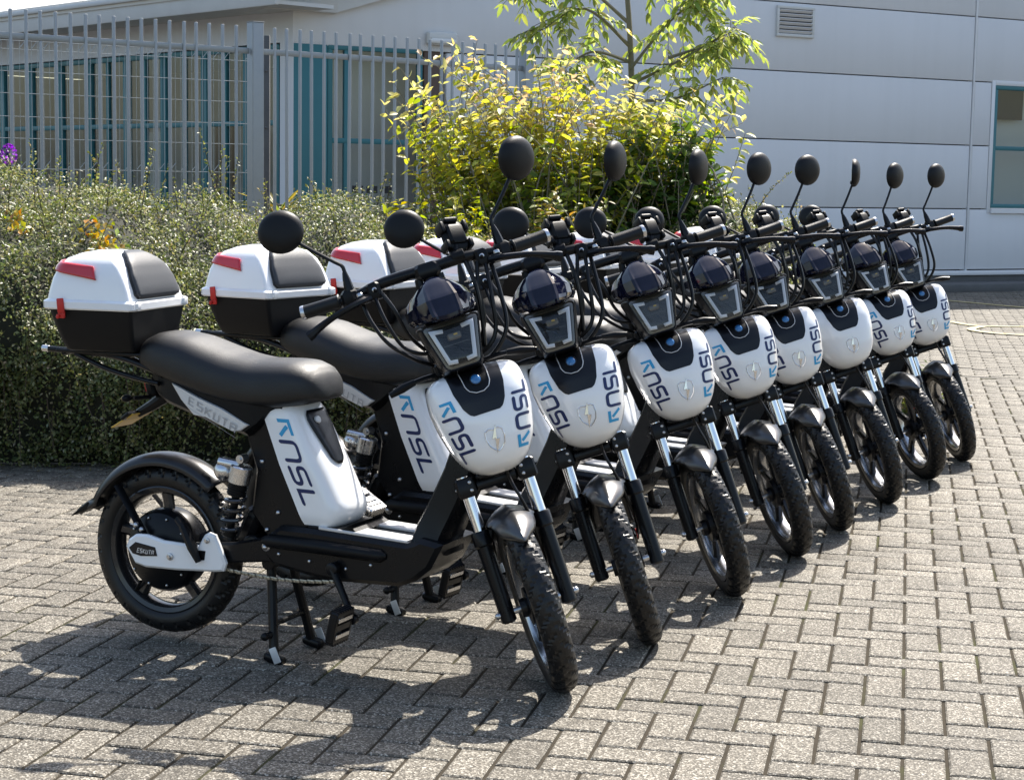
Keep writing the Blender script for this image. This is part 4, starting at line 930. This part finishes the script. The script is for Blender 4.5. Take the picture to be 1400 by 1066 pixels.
    # centre stand
    for s_ in (-1, 1):
        mb = MB(); mb.tube(smooth_path([(-.04, s_ * .055, .275), (-.03, s_ * .062, .20), (-.012, s_ * .085, .09), (0, s_ * .10, .012)]), .0135, 10)
        mb.box((.004, s_ * .102, .012), (.06, .034, .022), rotm('Y', R(12)), .006); o = P(mb, 'stand_leg', 'frame')
        mb = MB(); mb.box((.016, s_ * .122, .026), (.022, .004, .044), rotm('Y', R(-25)), .001); P(mb, 'stand_foot_plate', 'silver', o)
    mb = MB(); mb.cyl((-.015, -.08, .10), (-.015, .08, .10), .008, 10); P(mb, 'stand_crossbar', 'frame'); mb = MB(); mb.cyl((-.04, -.07, .262), (-.04, .07, .262), .018, 12); P(mb, 'stand_pivot', 'frame'); mb = MB(); mb.cyl((-.012, -.12, .075), (-.012, -.09, .075), .010, 8); mb.ball((-.014, -.125, .075), .012, 8, 6); P(mb, 'stand_tang', 'frame')
    # cranks and pedals
    for s_ in (-1, 1):
        a = Vector((.195, s_ * .125, .283)); b_ = a + Vector((.070, s_ * .012, -.125)) * (1 if s_ < 0 else -1); b_.y = s_ * .138
        mb = MB(); mb.tube([a, a + (b_ - a) * .5, b_], [.013, .011, .011], 10, flat=.7); mb.cyl(a + Vector((0, -.012, 0)), a + Vector((0, .012, 0)), .017, 16, bev=.003); mb.cyl(b_ + Vector((0, -.01, 0)), b_ + Vector((0, .01, 0)), .013, 14, bev=.002)
        mb.cyl((.195, s_ * .10, .283), a, .014, 12); cr_ = P(mb, 'crank', 'frame')
        tilt = rotm('Y', R(-78 if s_ < 0 else 32)) 
        c_ = b_ + Vector((-.008, s_ * .058, -.004)); mb = MB()
        for q in (-1, 1): mb.box(c_ + tilt @ Vector((q * .036, 0, 0)), (.016, .09, .024), tilt, .004); mb.box(c_ + tilt @ Vector((0, q * .04, 0)), (.075, .012, .024), tilt, .004)
        mb.box(c_, (.022, .085, .022), tilt, .004)
        for q in range(-3, 4):
            for p_ in (-1, 1): mb.box(c_ + tilt @ Vector((p_ * .044, q * .012, 0)), (.006, .006, .026), tilt, .001)
        P(mb, 'pedal', 'frame' if s_ < 0 else 'alu', cr_)
        mb = MB(); 
        for q in (-1, 1): mb.box(c_ + tilt @ Vector((q * .0225, 0, .013)), (.012, .07, .003), tilt, .001); mb.box(c_ + tilt @ Vector((q * .0225, 0, -.013)), (.012, .07, .003), tilt, .001)
        P(mb, 'pedal_plate', 'alu', cr_)['kind'] = 'stuff'
    # ================= top box
    bx = empty('top_box_mount'); bpy.data.objects.remove(bx)
    def rr(x0, x1, hwid, z, rad, n=6):
        rf = min(rad, .013)
        pts = []; 
        for cx_, cy_, a0, r_ in ((x1 - rf, hwid - rf, 0, rf), (x0 + rad, hwid - rad, 90, rad), (x0 + rad, -hwid + rad, 180, rad), (x1 - rf, -hwid + rf, 270, rf)):
            for k in range(n + 1): a = R(a0 + 90 * k / n); pts.append((cx_ + r_ * math.cos(a), cy_ + r_ * math.sin(a), z))
        return pts
    X0, X1 = -.712, -.408
    bxc = Vector((-.56, 0, 0)); TB = lambda v: Vector((bxc.x + (v.x - bxc.x) * .93, v.y * .93, v.z))
    mb = MB(); mb.loft([rr(X0 + .055, X1 - .025, .125, .817, .03), rr(X0 + .05, X1 - .02, .132, .820, .03), rr(X0 + .04, X1 - .014, .150, .85, .032), rr(X0 + .02, X1 - .008, .170, .915, .034), rr(X0 + .014, X1 - .006, .174, .940, .034)])
    tb = P(mb, 'top_box', 'boxblack', ang=30, T=TB)
    mb = MB(); rg = [rr(X0 + .004, X1, .182, .934, .036), rr(X0, X1 + .004, .186, .938, .038), rr(X0, X1 + .004, .186, .955, .038), rr(X0 + .004, X1, .182, .9585, .036), rr(X0 + .010, X1 - .012, .177, .962, .036),
        rr(X0 + .014, X1 - .022, .173, .99, .04), rr(X0 + .021, X1 - .036, .168, 1.02, .044), rr(X0 + .033, X1 - .054, .158, 1.05, .05), rr(X0 + .050, X1 - .080, .140, 1.073, .055), rr(X0 + .080, X1 - .110, .108, 1.087, .055), rr(X0 + .12, X1 - .15, .05, 1.095, .016)]
    mb.loft(rg); ld = P(mb, 'box_lid', 'white', tb, 40, T=TB)
    mb = MB()
    for s_ in (-1, 1): mb = MB(); mb.box((X1 + .002, s_ * .150, .948), (.016, .03, .026), None, .006); P(mb, 'lid_hinge', 'white', tb, T=TB)
    # padded backrest on the lid's front slope
    def lidfront(z): return interp(z, [.962, .99, 1.02, 1.05, 1.073, 1.086], [X1 - .012, X1 - .022, X1 - .036, X1 - .054, X1 - .080, X1 - .110])
    def padf(u, w, off):
        z = .968 + (1.083 - .968) * u; hwp = interp(u, [0, .06, .45, .75, .92, 1], [.120, .132, .125, .103, .072, .045])
        y = (w * 2 - 1) * hwp; bulge = (1 - abs(w * 2 - 1) ** 5) * (1 - abs(2 * u - 1) ** 6)
        return Vector((lidfront(z) + off + .004 * bulge, y, z + .003 * bulge + off * .5))
    P(MB().patch(lambda u, w: padf(u, w, .002), 14, 18), 'backrest_pad', 'pad', tb, 60, T=TB, solid=.012)
    mb = MB(); pts = [padf(u, 0, .003) for u in np.linspace(0, 1, 14)] + [padf(1, w, .003) for w in np.linspace(.1, .9, 8)] + [padf(u, 1, .003) for u in np.linspace(1, 0, 14)] + [padf(0, w, .003) for w in np.linspace(.95, 0.05, 8)]
    mb.tube(pts + [pts[0]], .0045, 8); P(mb, 'pad_piping', 'seat', tb, T=TB)
    for s_ in (-1, 1):
        def lz(x, z):   # side surface of the lid
            return interp(z, [.962, .99, 1.02, 1.05, 1.073], [.177, .173, .168, .158, .140])
        def refl(u, w):
            # wedge from the rear corner towards the front
            zt_, zb_ = 1.068 - .017 * u, 1.050 - .036 * u
            z = zb_ + (zt_ - zb_) * w; 
            hwz = lz(0, z); rad = .05; x0 = interp(z, [.99, 1.02, 1.05, 1.073], [X0 + .014, X0 + .021, X0 + .033, X0 + .050])
            L_ = u * (.225 + .028 * (1 - w))
            arc = rad * math.pi / 2
            if L_ < .06: return Vector((x0, s_ * (hwz - rad - .06 + L_), z)) + Vector((-.003, 0, .002))
            L_ -= .06
            if L_ < arc: a = L_ / rad; return Vector((x0 + rad - (rad + .003) * math.cos(a), s_ * (hwz - rad + (rad + .003) * math.sin(a)), z + .002))
            return Vector((x0 + rad + (L_ - arc), s_ * (hwz + .003), z + .002))
        P(MB().patch(refl, 24, 6), 'red_reflector', 'red', tb, 60, T=TB, solid=.004 * (1 if s_ > 0 else -1))
        mb = MB(); mb.box((X0 + .075, s_ * .189, .945), (.022, .007, .040), rotm('Y', R(-6)), .002); mb.box((X0 + .075, s_ * .183, .920), (.022, .008, .020), None, .002); mb.box((X0 + .066, s_ * .1905, .915), (.010, .006, .012), rotm('Y', R(20)), .002); P(mb, 'clip', 'redclip', tb, T=TB)
    # ================= steered front assembly
    axc = SF((.016, 0, -.617)); Tf_ = lambda v: axc + Rst @ v
    ty, rim, lip, sp, hub, disc = make_wheel_parts(None, True)
    wf = P(rim, 'front_wheel', 'rim', T=Tf_); P(ty, 'tyre', 'rubber', wf, 22, Tf_); P(lip, 'rim_face', 'rimglare', wf, 50, Tf_)
    for s_ in sp: P(s_, 'spoke', 'rim', wf, 40, Tf_)
    P(hub, 'hub', 'frame', wf, 30, Tf_); P(disc, 'brake_disc', 'alu', wf, 30, Tf_)
    mb = MB(); mb.box((-.062, .034, .055), (.05, .03, .055), rotm('Y', R(40)), .008); cal = P(mb, 'brake_caliper', 'frame', T=Tf_); mb = MB(); mb.box((-.062, .051, .055), (.026, .003, .016), rotm('Y', R(40)), .001); mb.box((-.050, .02, .078), (.022, .012, .01), rotm('Y', R(40)), .002); P(mb, 'caliper_mark', 'redclip', cal, T=Tf_)
    for s_ in (-1, 1):
        y = s_ * .082; fk = MB(); fk.tube([SF((.017, y, -.395)), SF((.017, y, -.400)), SF((.017, y, -.432)), SF((.017, y, -.437)), SF((.017, y, -.60)), SF((.017, y, -.637)), SF((.017, y, -.642))], [.022, .0255, .0255, .0215, .0205, .0205, .014], 18)
        fk.tube([SF((.0, y * 1.0, -.46)), SF((-.012, y, -.49)), SF((-.004, y, -.60))], [.006, .012, .012], 8)
        f_ = P(fk, 'fork_leg', 'frame')
        mb = MB(); mb.tube([SF((.017, y, -.25)), SF((.017, y, -.41))], .0168, 20); P(mb, 'stanchion', 'chrome', f_)
        mb = MB(); mb.box((.016, y, -.279), (.054, .050, .052), None, .005); P(mb, 'fork_clamp', 'frame', f_, T=SF)
        mb = MB()
        for q in (-.289, -.268): mb.ball((.0435, y - s_ * .012, q), .0048, 8, 6, (.5, 1, 1)); 
        mb.ball((.012, y + s_ * .025, -.279), .004, 8, 6, (1, .5, 1)); P(mb, 'clamp_bolt', 'bolt', f_, T=SF)['kind'] = 'stuff'
        mb = MB(); mb.cyl(SF((.017, y - s_ * .04, -.617)), SF((.017, y + s_ * .024, -.617)), .0085, 12); mb.ball(SF((.017, y + s_ * .024, -.617)), .009, 8, 6); P(mb, 'axle_end', 'bolt', f_)
    mb = MB(); mb.box((-.004, 0, -.282), (.06, .12, .030), None, .008); mb.box((.0, 0, -.262), (.10, .10, .014), None, .005); P(mb, 'fork_yoke', 'frame', T=SF)
    # front fender
    def ff(u, w):
        a = R(-62) + R(62 + 50) * u; yy = (w - .5) * 2
        nose = max(0, (u - .62) / .38); hwf = .060 - .012 * nose - .026 * nose ** 6
        rr_ = .262 - .004 * nose - (.030 + .004 * (1 - u)) * abs(yy) ** 2.2 + .006 * (1 - abs(yy)) ** 3
        if .46 < u < .7: hwf += .004
        a2 = a - R(10) * nose * abs(yy) ** 2
        return SF((.016 + rr_ * math.sin(a2), yy * hwf, -.617 + rr_ * math.cos(a2)))
    ff_o = P(MB().patch(ff, 34, 18), 'front_fender', 'gunmetal', ang=45, solid=.003)
    mb = MB()
    for s_ in (-1, 1): mb.tube([SF((.02, s_ * .055, -.40)), SF((.018, s_ * .068, -.43))], .012, 8); mb.tube([SF((-.08, s_ * .052, -.41)), SF((-.02, s_ * .064, -.47))], .008, 8)
    P(mb, 'fender_bracket', 'black', ff_o)
    # front fairing
    Fal = [-.270, -.266, -.258, -.245, -.222, -.19, -.13, -.075, -.035, -.014, -.002, .004, .007]
    Fw = [.026, .044, .060, .076, .094, .109, .124, .131, .128, .121, .111, .098, .080]
    Fc = [.078, .100, .122, .142, .158, .169, .175, .170, .156, .142, .124, .104, .085]
    fal_f = np.concatenate([np.linspace(-.27, -.245, 8)[:-1], np.linspace(-.245, -.035, 20)[:-1], np.linspace(-.035, .007, 10)])
    # smooth the tables once
    dense = np.linspace(-.27, .007, 120); W_ = np.interp(dense, Fal, Fw); C_ = np.interp(dense, Fal, Fc)
    for _ in range(3):
        W_[2:-2] = (W_[:-4] + W_[1:-3] + W_[2:-2] + W_[3:-1] + W_[4:]) / 5; C_[2:-2] = (C_[:-4] + C_[1:-3] + C_[2:-2] + C_[3:-1] + C_[4:]) / 5
    def fair(t, al, off=0.0):
        w_ = interp(al, dense, W_); c_ = interp(al, dense, C_); b_ = .045
        sn, cs = math.sin(t), math.cos(t)
        p = Vector((b_ + (c_ - b_) * max(0, cs) ** .55, .017 + w_ * math.copysign(abs(sn) ** .92, sn), al))
        if off:
            e = 2e-3; p1 = fair(t + e, al); p0 = fair(t - e, al); q1 = fair(t, min(al + e, .007)); q0 = fair(t, max(al - e, -.27))
            n_ = (p1 - p0).cross(q1 - q0).normalized(); n_ = n_ if n_.dot(Vector((.7 * math.cos(t), math.sin(t), 0))) > 0 else -n_
            p = p + n_ * off
        return p
    mb = MB(); mb.loft([[fair(-math.pi / 2 + math.pi * k / 44, float(al)) for k in range(45)] for al in fal_f])
    fa = P(mb, 'front_fairing', 'white', ang=60, T=SF)
    def ftab(al):
        T_ = np.linspace(0, math.pi / 2, 60); pts = [fair(float(t), al) for t in T_]; s_ = [0]
        for p, q in zip(pts[:-1], pts[1:]): s_.append(s_[-1] + (q - p).length)
        return T_, s_
    for s_ in (-1, 1):
        def fm(r, t, s_=s_):
            u = r if s_ < 0 else 4.62 - r
            al = -.064 - u * .0338; 
            d_ = .126 - .0055 * u - t * .044
            T_, S = ftab(al); tt = float(np.interp(d_, S, T_)) * s_
            return fair(tt, al, .0009)
        mb = ribbons(NSL, .225, fm, MB()); P(mb, 'company_lettering', 'navy', fa, T=SF)['sticker'] = 1
        mb = ribbons(ARROW, .21, fm, MB(), caps=False); P(mb, 'arrow_mark', 'cyan', fa, T=SF)['sticker'] = 1
    # dark inset on top of the fairing
    def ins(u, w_, off=.0012, k=1.0):
        hw_ = interp(u, [0, .05, .2, .55, 1], [.034, .044, .055, .066, .070]) * k; al = -.116 * k + (.1215 + .116 * (k - 1)) * u
        al = -.116 + .1215 * u
        y = .0 + (w_ * 2 - 1) * hw_
        ww = interp(al, dense, W_); t = math.asin(max(-1, min(1, math.copysign(abs(y / ww) ** (1 / .92), y))))
        return fair(t, al, off)
    io_ = P(MB().patch(lambda u, w_: ins(u, w_), 24, 18), 'dark_inset', 'inset', fa, 60, T=SF)
    mb = MB()
    def ins2(u, w_):
        hw_ = interp(u, [0, .1, .3, 1], [.012, .024, .032, .036]); al = -.062 + .066 * u; y = (w_ * 2 - 1) * hw_
        ww = interp(al, dense, W_); t = math.asin(max(-1, min(1, math.copysign(abs(y / ww) ** (1 / .92), y))))
        return fair(t, al, .0024)
    P(MB().patch(ins2, 12, 12), 'badge_pocket', 'black', fa, 60, T=SF)
    mb = MB(); mb.tube([ins2(u, 0) + Vector((.001, 0, 0)) for u in np.linspace(1, .12, 9)] + [ins2(0, w_) + Vector((.001, 0, 0)) for w_ in np.linspace(.1, .9, 6)] + [ins2(u, 1) + Vector((.001, 0, 0)) for u in np.linspace(.12, 1, 9)], .0013, 6); P(mb, 'pocket_trim', 'silver', fa, T=SF)
    c_ = fair(0, -.030, .004); mb = MB(); mb.ball(c_, .0135, 18, 10, (.45, 1, 1), rotm('Y', R(-22))); P(mb, 'blue_badge', 'blueglass', fa, T=SF)
    mb = MB(); rng_ = [c_ + rotm('Y', R(-22)) @ Vector((.001, .0145 * math.cos(a), .0145 * math.sin(a))) for a in np.linspace(0, 2 * math.pi, 25)]; mb.tube(rng_, .0016, 6, caps=False); P(mb, 'badge_ring', 'inset', fa, T=SF)
    # shield emblem with a bolt
    def em(y, z, off):
        ww = interp(-.185 + z, dense, W_); t = math.asin(max(-1, min(1, math.copysign(abs(y / ww) ** (1 / .92), y)))); return fair(t, -.185 + z, off)
    sh_ = [(-.022, .022), (-.012, .027), (0, .024), (.012, .027), (.022, .022), (.024, .004), (.019, -.014), (.009, -.025), (0, -.031), (-.009, -.025), (-.019, -.014), (-.024, .004), (-.022, .022)]
    mb = MB(); mb.tube([em(y, z, .001) for y, z in sh_], .0014, 6, caps=False); P(mb, 'shield_outline', 'chrome', fa, T=SF)
    bl = [(.009, .036), (-.010, .002), (-.001, .003), (-.007, -.036), (.010, -.001), (.002, -.001)]
    mb = MB(); mb.v = [tuple(em(y, z, .0012)) for y, z in bl] + [tuple(em(y * .9, z * .95, .0035)) for y, z in bl]; mb.f = [(6, 7, 8, 11), (8, 9, 10, 11)] + [(i, (i + 1) % 6, 6 + (i + 1) % 6, 6 + i) for i in range(6)]; P(mb, 'bolt_emblem', 'chrome', fa, 10, T=SF)
    # headlight
    def trap(k, fw_, zc=.072, ht=.056, wt=.068, wb=.040, rad=.012, dz=0):
        pts = []; co = [(wt, zc + ht), (-wt, zc + ht), (-wb, zc - ht), (wb, zc - ht)]
        co = [(y * k, zc + (z - zc) * k + dz) for y, z in co]
        for i in range(4):
            a, b_, c2 = Vector(co[i - 1]), Vector(co[i]), Vector(co[(i + 1) % 4]); u1 = (a - b_).normalized(); u2 = (c2 - b_).normalized()
            for q in arc_corner(b_ + u1 * rad, b_, b_ + u2 * rad, 4): pts.append((fw_ + (q[1] - zc) * -.18, q[0], q[1]))
        return pts
    mb = MB(); mb.loft([trap(.75, .03), trap(1.05, .045), trap(1.25, .08), trap(1.24, .12), trap(1.19, .152), trap(1.13, .163), trap(1.06, .160)]); hl = P(mb, 'headlight', 'frame', T=SF, ang=35)
    mb = MB(); mb.loft([trap(1.07, .160), trap(.95, .1625), trap(.86, .156), trap(.6, .146), trap(.3, .142)], True, True); P(mb, 'reflector', 'lens', hl, T=SF)
    mb = MB(); o_ = trap(.98, .166, rad=.010); i_ = trap(.76, .166, rad=.006); nP = len(o_)
    # light guide: both sides with short returns at top and bottom
    A_ = [(-.024, .112), (-.053, .1155), (-.0335, .030), (-.012, .0275)]
    for s_ in (-1, 1):
        ribbons([[(s_ * y, z) for y, z in A_]], .0105, lambda y, z: (.1655 + (z - .072) * -.18, y, z), mb, .02, False)
    P(mb, 'light_guide', 'ledframe', hl, T=SF, solid=.003)
    mb = MB(); mb.box((.156, .0, .092), (.014, .036, .018), None, .003); mb.box((.154, .0, .052), (.012, .036, .026), None, .004); mb.box((.150, .0, .072), (.02, .07, .004), None, .001); P(mb, 'bulb_block', 'lens', hl, T=SF)
    mb = MB()
    mb.box((.164, .004, .096), (.002, .010, .004), None, .0005)
    P(mb, 'led_chip', 'amber', hl, T=SF)
    mb = MB(); mb.loft([trap(1.07, .1635), trap(.95, .1715), trap(.6, .176), trap(.2, .1775)], False, True); P(mb, 'clear_cover', 'cover', hl, T=SF, ang=50)
    # smoked visor above the lens
    def vis(u, w_):      # u 0 bottom edge .. 1 top edge ; w across
        a = (w_ * 2 - 1); 
        hw_ = interp(u, [0, .2, .5, .75, .9, 1], [.080, .089, .090, .080, .066, .046])
        zc = interp(u, [0, .25, .55, .85, 1], [.134, .162, .199, .238, .254]); fc = interp(u, [0, .08, .52, .56, 1], [.182, .188, .158, .152, .088])
        aa = abs(a); prof = interp(aa, [0, .2, .40, .46, .70, .88, 1], [1.0, .995, .975, .93, .70, .42, .10])
        x = .03 + (fc - .03) * prof + (.0035 if .36 < aa < .44 else 0) * (1 - u)
        z = zc + .020 * aa ** 1.6 * (1 - u) - .030 * aa ** 2.5 * u
        return SF((x, a * hw_, z))
    P(MB().patch(vis, 20, 32), 'visor', 'visor', hl, 9, solid=.003)
    mb = MB(); mb.box((.05, 0, .185), (.08, .12, .09), None, .02); P(mb, 'instrument_pod', 'black', hl, T=SF)
    # handlebar
    bp = smooth_path([(-.036, -.335, .285), (-.020, -.26, .280), (.0, -.19, .283), (.016, -.11, .291), (.021, 0, .290), (.016, .11, .291), (.0, .19, .283), (-.020, .26, .280), (-.036, .335, .285)], 5)
    mb = MB(); mb.tube([SF(p) for p in bp], [.0118 + .0035 * max(0, 1 - (abs(p.y) / .18) ** 4) if abs(p.y) < .18 else .0118 for p in bp], 12); hb = P(mb, 'handlebar', 'frame')
    mb = MB(); mb.box((.018, 0, .285), (.05, .07, .04), None, .01); mb.cyl((.008, 0, .05), (.018, 0, .27), .017, 14)
    for s_ in (-1, 1): mb.cyl((.005, s_ * .05, .04), (.018, s_ * .028, .27), .011, 10)
    P(mb, 'bar_riser', 'frame', hb, T=SF)
    for s_ in (-1, 1):
        g0, g1 = Vector((-.014, s_ * .235, .281)), Vector((-.035, s_ * .330, .285)); gd = g1 - g0
        mb = MB(); mb.tube([SF(g0 + gd * t) for t in (0, .03, .06, .5, .97, 1)], [.019, .0215, .0185, .0180, .0180, .0185], 16); 
        pass
        P(mb, 'grip', 'grip', hb)
        mb = MB(); mb.tube([SF(g1 - gd * .01), SF(g1 + gd * .02), SF(g1 + gd * .10), SF(g1 + gd * .13)], [.0180, .0190, .0185, .012], 16); P(mb, 'bar_end', 'alu', hb)
        mb = MB(); mb.box((-.006, s_ * .208, .281), (.042, .045, .046), rotm('Z', s_ * R(20)), .010); mb.box((.014, s_ * .145, .276), (.044, .036, .044), rotm('Z', s_ * R(10)), .006); mb.ball((.037, s_ * .145, .276), .006, 8, 6); mb.box((.03, s_ * .182, .262), (.03, .03, .022), None, .004); P(mb, 'switch_box', 'black', hb, T=SF)
        mb = MB(); mb.ball((.038, s_ * .146, .278), .0065, 10, 6, (.4, 1, 1)); mb.box((.034, s_ * .186, .276), (.012, .016, .012), None, .003); P(mb, 'switch_screw', 'bolt', hb, T=SF)['kind'] = 'stuff'
        lv = smooth_path([(.030, s_ * .165, .262), (.055, s_ * .20, .255), (.052, s_ * .26, .243), (.042, s_ * .305, .229), (.036, s_ * .344, .213)], 5)
        k = len(lv); mb = MB(); mb.tube([SF(p) for p in lv], [.0115 - .003 * math.sin(math.pi * min(1, i / k * 1.2)) + (.0025 if i > k - 4 else 0) for i in range(k)], 8); P(mb, 'brake_lever', 'frame', hb)
    # clamp-on display
    mb = MB(); tl_ = rotm('Y', R(-18)) @ rotm('Z', R(25)); c_ = Vector((-.012, .098, .352))
    mb.box(c_, (.028, .070, .084), tl_, .010); mb.box(c_ + tl_ @ Vector((.016, 0, .0)), (.018, .050, .055), tl_, .006)
    for q in (-1, 1): mb.box(c_ + tl_ @ Vector((.002, q * .034, .024)), (.042, .012, .030), tl_, .003); mb.box(c_ + tl_ @ Vector((.002, q * .034, -.028)), (.042, .012, .024), tl_, .003)
    mb.box(c_ + tl_ @ Vector((0, 0, .046)), (.036, .04, .012), tl_, .003)
    mb.cyl(c_ + Vector((.02, -.005, -.025)), (.018, .085, .298), .010, 8); mb.cyl((.018, .07, .298), (.018, .105, .298), .018, 12, bev=.002); P(mb, 'phone_clamp', 'black', hb, T=SF)
    # cables
    cabs = [[(.03, -.15, .255), (.055, -.145, .19), (.05, -.125, .12), (.06, -.09, .085), (.05, -.03, .07)], [(.02, -.185, .262), (.05, -.18, .20), (.06, -.155, .13), (.05, -.10, .07), (.03, -.05, .04)],
            [(.035, -.13, .262), (.06, -.115, .21), (.05, -.10, .14), (.03, -.07, .09)], [(.03, .15, .255), (.06, .135, .17), (.055, .12, .09), (.05, .09, .05), (.03, .03, .03)],
            [(.02, .165, .258), (.05, .16, .17), (.06, .145, .08), (.05, .09, .025), (.03, .04, .02)], [(.03, .13, .268), (.045, .11, .20), (.04, .10, .12), (.02, .06, .04)], [(.01, .10, .30), (.05, .105, .22), (.045, .098, .14), (.03, .08, .05)]]
    for c in cabs:
        mb = MB(); mb.tube([SF(p) for p in smooth_path(c, 7)], .0052 if c[0][1] < 0 else .0060, 8); P(mb, 'cable', 'cable', hb)
    mb = MB(); mb.tube([SF(p) for p in smooth_path([(.05, .03, -.27), (.09, .03, -.31), (.08, .045, -.38), (.0, .06, -.5), (-.03, .05, -.56)], 6)], .0045, 8); P(mb, 'brake_hose', 'cable')
    # headlight side brackets and front indicators
    for s_ in (-1, 1):
        mb = MB(); mb.tube([(.04, s_ * .06, .02), (.06, s_ * .10, .02), (.065, s_ * .125, .018)], .0065, 8); mb.tube([(.065, s_ * .125, .018), (.068, s_ * .16, .012), (.066, s_ * .195, .004)], [.009, .012, .008], 10); P(mb, 'front_indicator', 'black', T=SF)
        mb = MB(); mb.cyl((.02, s_ * .062, -.06), (.02, s_ * .056, .11), .012, 10); mb.box((.04, s_ * .05, .03), (.05, .03, .03), None, .006); P(mb, 'headlight_bracket', 'black', T=SF)
    # mirrors
    for s_ in (-1, 1):
        mb = MB(); mb.tube([SF(p) for p in ((0, s_ * .205, .285), (0, s_ * .205, .305), (.0, s_ * .204, .330), (0, s_ * .203, .350))], [.013, .0135, .0105, .006], 10)
        mb.tube([SF(p) for p in smooth_path([(0, s_ * .203, .345), (0, s_ * .204, .366), (-.004, s_ * .222, .386), (-.014, s_ * .258, .424), (-.022, s_ * .288, .458)], 5)], .0052, 8); ms = P(mb, 'mirror', 'frame')
        tip = SF((-.024, s_ * .296, .468)); hd = MB()
        # shell: shallow dome facing forward, glass facing the rider
        rgs = []
        for k in range(9):
            th = math.pi / 2 * k / 8 * .98; rad = math.cos(th) ** .75; dp = math.sin(th) * .026
            rgs.append([(dp, .0585 * rad * math.cos(2 * math.pi * q / 28), .0555 * rad * math.sin(2 * math.pi * q / 28)) for q in range(28)])
        rgs = [[(-.006, .0575 * math.cos(2 * math.pi * q / 28), .0545 * math.sin(2 * math.pi * q / 28)) for q in range(28)]] + rgs
        hd.loft(rgs); off = Vector((.0, s_ * .030, .034))
        hd.ball((-.002, -.010 if s_ > 0 else .022, -.040 if s_ > 0 else -.032), .011, 10, 6)
        R2 = Rst @ Matrix.Rotation(R(RAKE * 0), 3, 'Y')
        base = Matrix((ev, Vector((0, 1, 0)), av)).transposed()
        if s_ > 0:
            fh = (Rst @ ev); an = math.atan2(fh.y, fh.x); off = Vector((.002, .010, .044)); Qm = Matrix.Rotation(an, 3, 'Z') @ Matrix.Rotation(R(-9), 3, 'X')
            def hm_(v, off=off, Qm=Qm): return Qm @ (v * 1.07 + off)
        else:
            def hm_(v, off=off): return Rst @ (base @ (v * 1.03 + off))
        h_ = P(hd, 'mirror_head', 'mirrorback', ms, 40, T=hm_); h_.location = tip; h_['yaw'] = s_
        gl = MB(); gl.loft([[(-.0065, .055 * math.cos(2 * math.pi * q / 28), .052 * math.sin(2 * math.pi * q / 28)) for q in range(28)], [(-.0075, .05 * math.cos(2 * math.pi * q / 28), .047 * math.sin(2 * math.pi * q / 28)) for q in range(28)]], False, True)
        g_ = P(gl, 'mirror_glass', 'mirrorglass', ms, 20, T=hm_); g_.location = tip; g_['yaw'] = s_
    return root

def copy_tree(o, parent=None, skip=None):
    if skip and skip(o): return None
    c = o.copy(); COL.objects.link(c); c.parent = parent
    for ch in o.children: copy_tree(ch, c, skip)
    return c
HEAD = math.atan2(-.412, .911)
P1 = Vector((-.590, 4.832, 0)); C1 = Vector((.145, 4.502, 0))
contacts = [(.145, 4.502), (.409, 4.999), (.724, 5.614), (1.023, 6.26), (1.268, 6.753), (1.577, 7.365), (1.892, 8.009), (2.192, 8.578)]
labels = ['nearest white and black electric scooter, at the left end of the row', 'second electric scooter in the row, counting from the nearest one', 'third electric scooter in the row, counting from the nearest one', 'fourth electric scooter in the row, counting from the nearest one',
          'fifth electric scooter in the row, just before the one without lettering', 'sixth electric scooter in the row, its white fairing without lettering', 'seventh electric scooter, next to last at the far end of the row', 'farthest electric scooter, at the right end of the row']
dh = [.005, -.09, -.075, .006, -.012, -.02, .014, -.022]
lyaw = [40, 66, 58, 38, 34, 74, 38, 40]; ryaw = [0, -6, 6, 4, -8, 3, 0, 5]; lscale = [1] * 8
protos = {}
for k, sa in (('a', -58.2), ('b', -54.8), ('c', -61.0)):
    Rst = Matrix.Rotation(R(sa), 3, av); protos[k] = make_scooter()
av_s = (Rst @ av); used = set()
bikes = []
for i, (x, y) in enumerate(contacts):
    k = 'acbacabc'[i]; b = protos[k] if k not in used else copy_tree(protos[k], None, (lambda o: 'sticker' in o) if i == 5 else None); used.add(k)
    bikes.append(b)
for i, b in enumerate(bikes):
    x, y = contacts[i]; a = HEAD + dh[i]
    off = Matrix.Rotation(a - HEAD, 3, 'Z') @ (P1 - C1)
    b.location = (x + off.x, y + off.y, 0); b.rotation_euler = (0, 0, a)
    tag(b, labels[i], 'scooter', 'electric scooters parked side by side')
    for ms in b.children:
        for h in ms.children:
            if 'yaw' in h:
                s_ = h['yaw']; yw = lyaw[i] if s_ > 0 else ryaw[i]
                h.rotation_mode = 'QUATERNION'; h.rotation_quaternion = Matrix.Rotation(R(yw) * s_, 3, Vector((0, 0, 1)) if s_ > 0 else av_s).to_quaternion()
for i, a in ((0, R(8)), (1, R(-2)), (2, R(3)), (3, R(-2))):
    tb = next(c for c in bikes[i].children if c.name.startswith('top_box')); c = Vector((-.53, 0, 0)); q = Matrix.Rotation(a, 3, 'Z')
    tb.location = c - q @ c + Vector((-.024 if i == 0 else 0, 0, 0)); tb.rotation_euler = (0, 0, a)
for o in bpy.data.objects:
    for k in ('yaw', 'sticker'):
        if k in o: del o[k]
